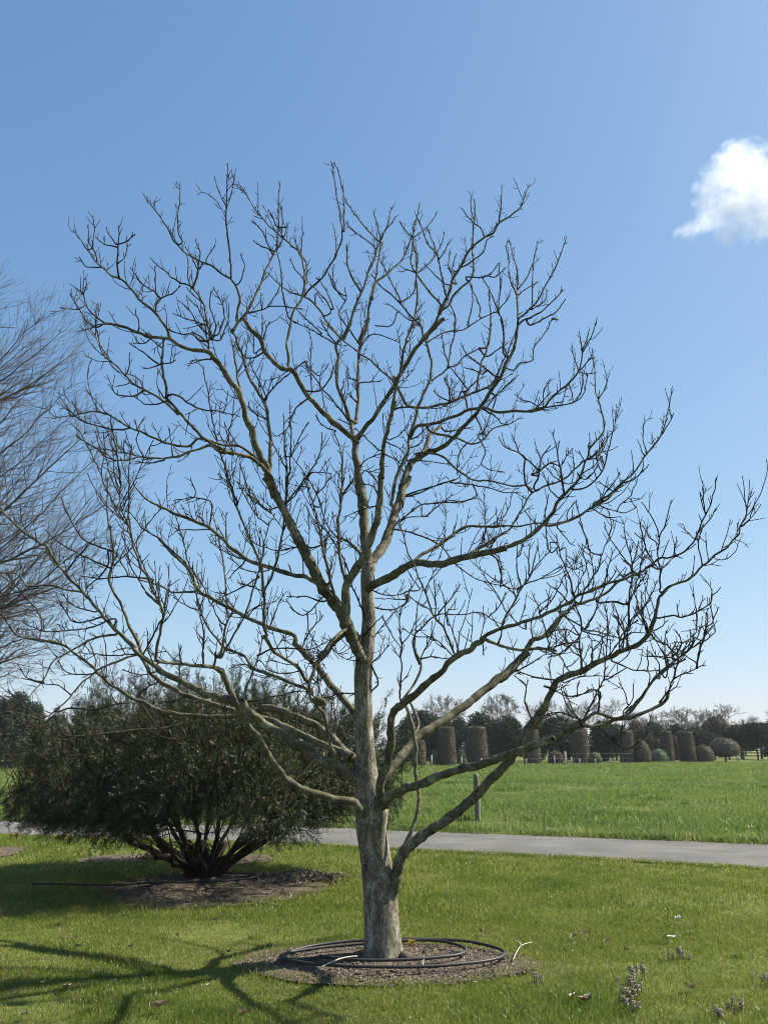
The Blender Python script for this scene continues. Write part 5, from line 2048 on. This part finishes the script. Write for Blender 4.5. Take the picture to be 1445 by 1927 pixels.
# far leafless trees: three shapes, copied
def bare_far(seed, name='leafless_tree'):
    r_ = np.random.default_rng(seed)
    root = bpy.data.objects.new(name, None); COL.objects.link(root)
    tk, br = MB(), MB()

    def rec(p, d, l, r, lv):
        n = 4
        pts, rd_ = [p], [r]
        for k in range(n):
            d = d + r_.normal(0, .13, 3) + UP * .05; d = d / np.linalg.norm(d)
            p = p + d * l / n
            pts.append(p); rd_.append(r * (1 - .4 * (k + 1) / n))
        (tk if lv == 0 else br).tube(pts, rd_, 7 if lv < 2 else 3, .5, lv < 2)
        if lv >= 6: return
        for k in range(3 if lv < 4 else 4):
            s = np.cross(d, r_.normal(0, 1, 3)); s /= np.linalg.norm(s)
            q = pts[-1] if k < 2 else pts[r_.integers(2, n)]
            rec(q, d * .8 + s * r_.uniform(.4, .85), l * r_.uniform(.62, .86), max(.026, rd_[-1] * .66), lv + 1)
    rec(np.array([0, 0, -.1]), np.array([0, 0, 1.0]), 2.6, .2, 0)
    V = np.vstack(br.v); hmax = V[:, 2].max()
    tk.build('trunk', M['far_bark'], root, origin=(0, 0, 0)); b_ = br.build('branches', M['far_bark'], root, origin=(0, 0, 0)); b_['kind'] = 'stuff'
    root['h'] = float(hmax); root['w'] = float(np.percentile(V[:, 0], 98) - np.percentile(V[:, 0], 2))
    return root


protos = [bare_far(s) for s in (1, 2, 3, 4)]
HW = [(p['h'], p['w']) for p in protos]
for p in protos: del p['h']; del p['w']
used = set()
bts = [(850, 1304, 62, 'leafless tree on the skyline above the first two columns'),
       (918, 1319, 36, 'small leafless tree on the skyline left of the tallest skyline tree'),
       (966, 1303, 62, 'tallest leafless skyline tree, left of the steep limb'),
       (1035, 1312, 58, 'leafless skyline tree right behind the steep limb'),
       (1095, 1315, 56, 'leafless skyline tree above the fifth column'),
       (1152, 1314, 52, 'leafless skyline tree above the sixth column'),
       (1192, 1338, 44, 'lower leafless skyline tree seen above the beehive bush'),
       (1262, 1327, 66, 'round leafless tree standing clear above the slim column'),
       (1318, 1331, 52, 'leafless tree left of the widest skyline crown'),
       (1368, 1324, 72, 'wide leafless grey-green crown above the mushroom shaped tree'),
       (1446, 1334, 42, 'leafless skyline tree cut by the right edge'),
       (1400, 1345, 44, 'low leafless tree between the wide crown and the right edge'),
       (1225, 1342, 40, 'low leafless tree left of the round clear crown'),
       (1005, 1322, 40, 'small leafless tree between two larger skyline trees')]
for k, (px, yt, wpx, lab) in enumerate(bts):
    Y = 140 + 6 * (k % 4)
    pi = k % 4
    src = protos[pi]
    h = h_at(px, yt, Y); w_ = wpx * Y / F_PX
    sx, sz = 1.2 * w_ / HW[pi][1], 1.03 * h / HW[pi][0]
    if pi not in used:
        o = src; used.add(pi)
    else:
        o = src.copy(); COL.objects.link(o)
        for ch in src.children:
            c2 = ch.copy(); COL.objects.link(c2); c2.parent = o
    p = at(px, 1405, Y)
    o.location = (p[0], Y, 0); o.scale = (sx, sx, sz); o.rotation_euler = (0, 0, k * 1.3)
    tag(o, lab, 'tree', 'leafless trees on the skyline')

# far fence
ff = thing('far_fence', far_pt(1000, 1438), 'thin fence of pale posts along the far edge of the meadow', 'fence')
for px, yt, yb_ in [(812, 1421, 1441), (868, 1424, 1441), (963, 1419, 1440), (971, 1425, 1440), (1043, 1422, 1439), (1064, 1414, 1440), (1075, 1424, 1439), (1148, 1426, 1438), (1090, 1428, 1439), (990, 1428, 1439), (905, 1427, 1440), (845, 1428, 1440), (1120, 1428, 1438)]:
    c = far_pt(px, yb_); mb = MB()
    h = h_at(px, yt, c[1]); r = (.09 if yt < 1420 else .055)
    mb.tube([c + np.array([0, 0, -.05]), c + np.array([.02, 0, h])], [r, r * .9], 8)
    mb.build('post', M['pale_post'], ff)
for zz in (.55, .95):
    mb = MB(); a, b = far_pt(780, 1441), far_pt(1190, 1438)
    mb.tube([a + np.array([0, 0, zz]), b + np.array([0, 0, zz])], [.007, .007], 4); mb.build('wire', M['wire'], ff)
rf = thing('rail_fence', far_pt(1400, 1430), 'dark post-and-rail fence under the evergreens at far right', 'fence')
for px in (1345, 1372, 1399, 1426, 1450, 1470):
    c = far_pt(px, 1430.5); mb = MB(); mb.box(c + np.array([0, 0, .6]), (.14, .14, 1.2)); mb.build('post', M['darkrail'], rf, False)
for zz in (.5, .85, 1.15):
    mb = MB(); a, b = far_pt(1340, 1430.5), far_pt(1475, 1430.5)
    mb.box((a + b) / 2 + np.array([0, -.1, zz]), (b[0] - a[0], .05, .12)); mb.build('rail', M['darkrail'], rf, False)
c = far_pt(1389, 1431.5); mb = MB(); h = h_at(1388, 1416, c[1])
mb.tube([c + np.array([0, 0, -.05]), c + np.array([-.25, 0, h])], [.14, .1], 8)
tag(mb.build('white_post', M['pale_post'], origin=tuple(c)), 'leaning whitish post beside the mushroom shaped clipped tree', 'post')

# ------------------------------------------------------------------ cloud: a real volume of droplets
CD = 420.0
cc = at(1400, 372, CD)
m_, n_, o_ = new_mat('cloud_vapour')
tc = N(n_, 'ShaderNodeTexCoord')
x1 = N(n_, 'ShaderNodeVectorMath', operation='LENGTH')
# density: noisy falloff from the middle of each puff is in object space of the whole cloud
puffs = [(1395, 322, 50), (1350, 335, 34), (1440, 350, 55), (1330, 380, 26), (1385, 385, 46), (1435, 410, 42), (1500, 350, 66), (1325, 422, 24), (1298, 432, 17), (1280, 438, 13), (1352, 410, 28), (1362, 450, 19), (1385, 288, 26), (1560, 380, 60), (1312, 352, 13), (1470, 430, 28)]
prng = random.Random(4)
mpp = pxm(cc)
PC = []
for px, py, r in puffs:
    q = at(px, py, CD + prng.uniform(-10, 10)) - cc
    PC.append((q, r * mpp))
fall = None
for q, r in PC:
    ds = N(n_, 'ShaderNodeVectorMath', operation='DISTANCE')
    n_.links.new(tc.outputs['Object'], ds.inputs[0]); ds.inputs[1].default_value = tuple(q)
    f_ = math_(n_, 'SUBTRACT', 1.0, math_(n_, 'DIVIDE', ds.outputs['Value'], r * 1.3))
    fall = f_ if fall is None else math_(n_, 'MAXIMUM', fall, f_)
a_ = noise(n_, tc.outputs['Object'], .11, 10, .7, .3)
pv = N(n_, 'ShaderNodeVolumePrincipled')
pv.inputs['Color'].default_value = (1, 1, 1, 1)
pv.inputs['Anisotropy'].default_value = .3
e_ = math_(n_, 'ADD', math_(n_, 'MULTIPLY', fall, 1.1), math_(n_, 'MULTIPLY', math_(n_, 'SUBTRACT', a_, .5), 3.4))
mr = N(n_, 'ShaderNodeMapRange')
mr.interpolation_type = 'SMOOTHSTEP'
n_.links.new(e_, mr.inputs[0])
mr.inputs[1].default_value = .05; mr.inputs[2].default_value = 1.15
mr.inputs[3].default_value = 0; mr.inputs[4].default_value = .055
n_.links.new(mr.outputs[0], pv.inputs['Density'])
n_.links.new(pv.outputs[0], o_.inputs['Volume'])
m_.cycles.volume_sampling = 'MULTIPLE_IMPORTANCE'
import bmesh
bm = bmesh.new()
for q, r in PC:
    res = bmesh.ops.create_icosphere(bm, subdivisions=3, radius=r * 1.3)
    for v_ in res['verts']:
        v_.co = Vector((v_.co.x + q[0], v_.co.y + q[1], v_.co.z + q[2]))
me = bpy.data.meshes.new('cloud'); bm.to_mesh(me); bm.free()
me.materials.append(m_)
cloud = bpy.data.objects.new('cloud', me); COL.objects.link(cloud); cloud.location = tuple(cc)
rm = cloud.modifiers.new('remesh', 'REMESH'); rm.mode = 'VOXEL'; rm.voxel_size = 2.2
tag(cloud, 'small bright white fluffy cloud at the upper right', 'cloud')

# ------------------------------------------------------------------ haze: even thin air in a closed box
m_, n_, o_ = new_mat('thin_haze')
pv = N(n_, 'ShaderNodeVolumePrincipled')
pv.inputs['Color'].default_value = (.86, .92, 1, 1)
pv.inputs['Density'].default_value = .00022
n_.links.new(pv.outputs[0], o_.inputs['Volume'])
hb = MB()
hb.box((0, 270, 8.5), (1240, 700, 19.6))
tag(hb.build('haze', m_, None, False), 'thin pale air over the meadow', 'haze', kind='stuff')
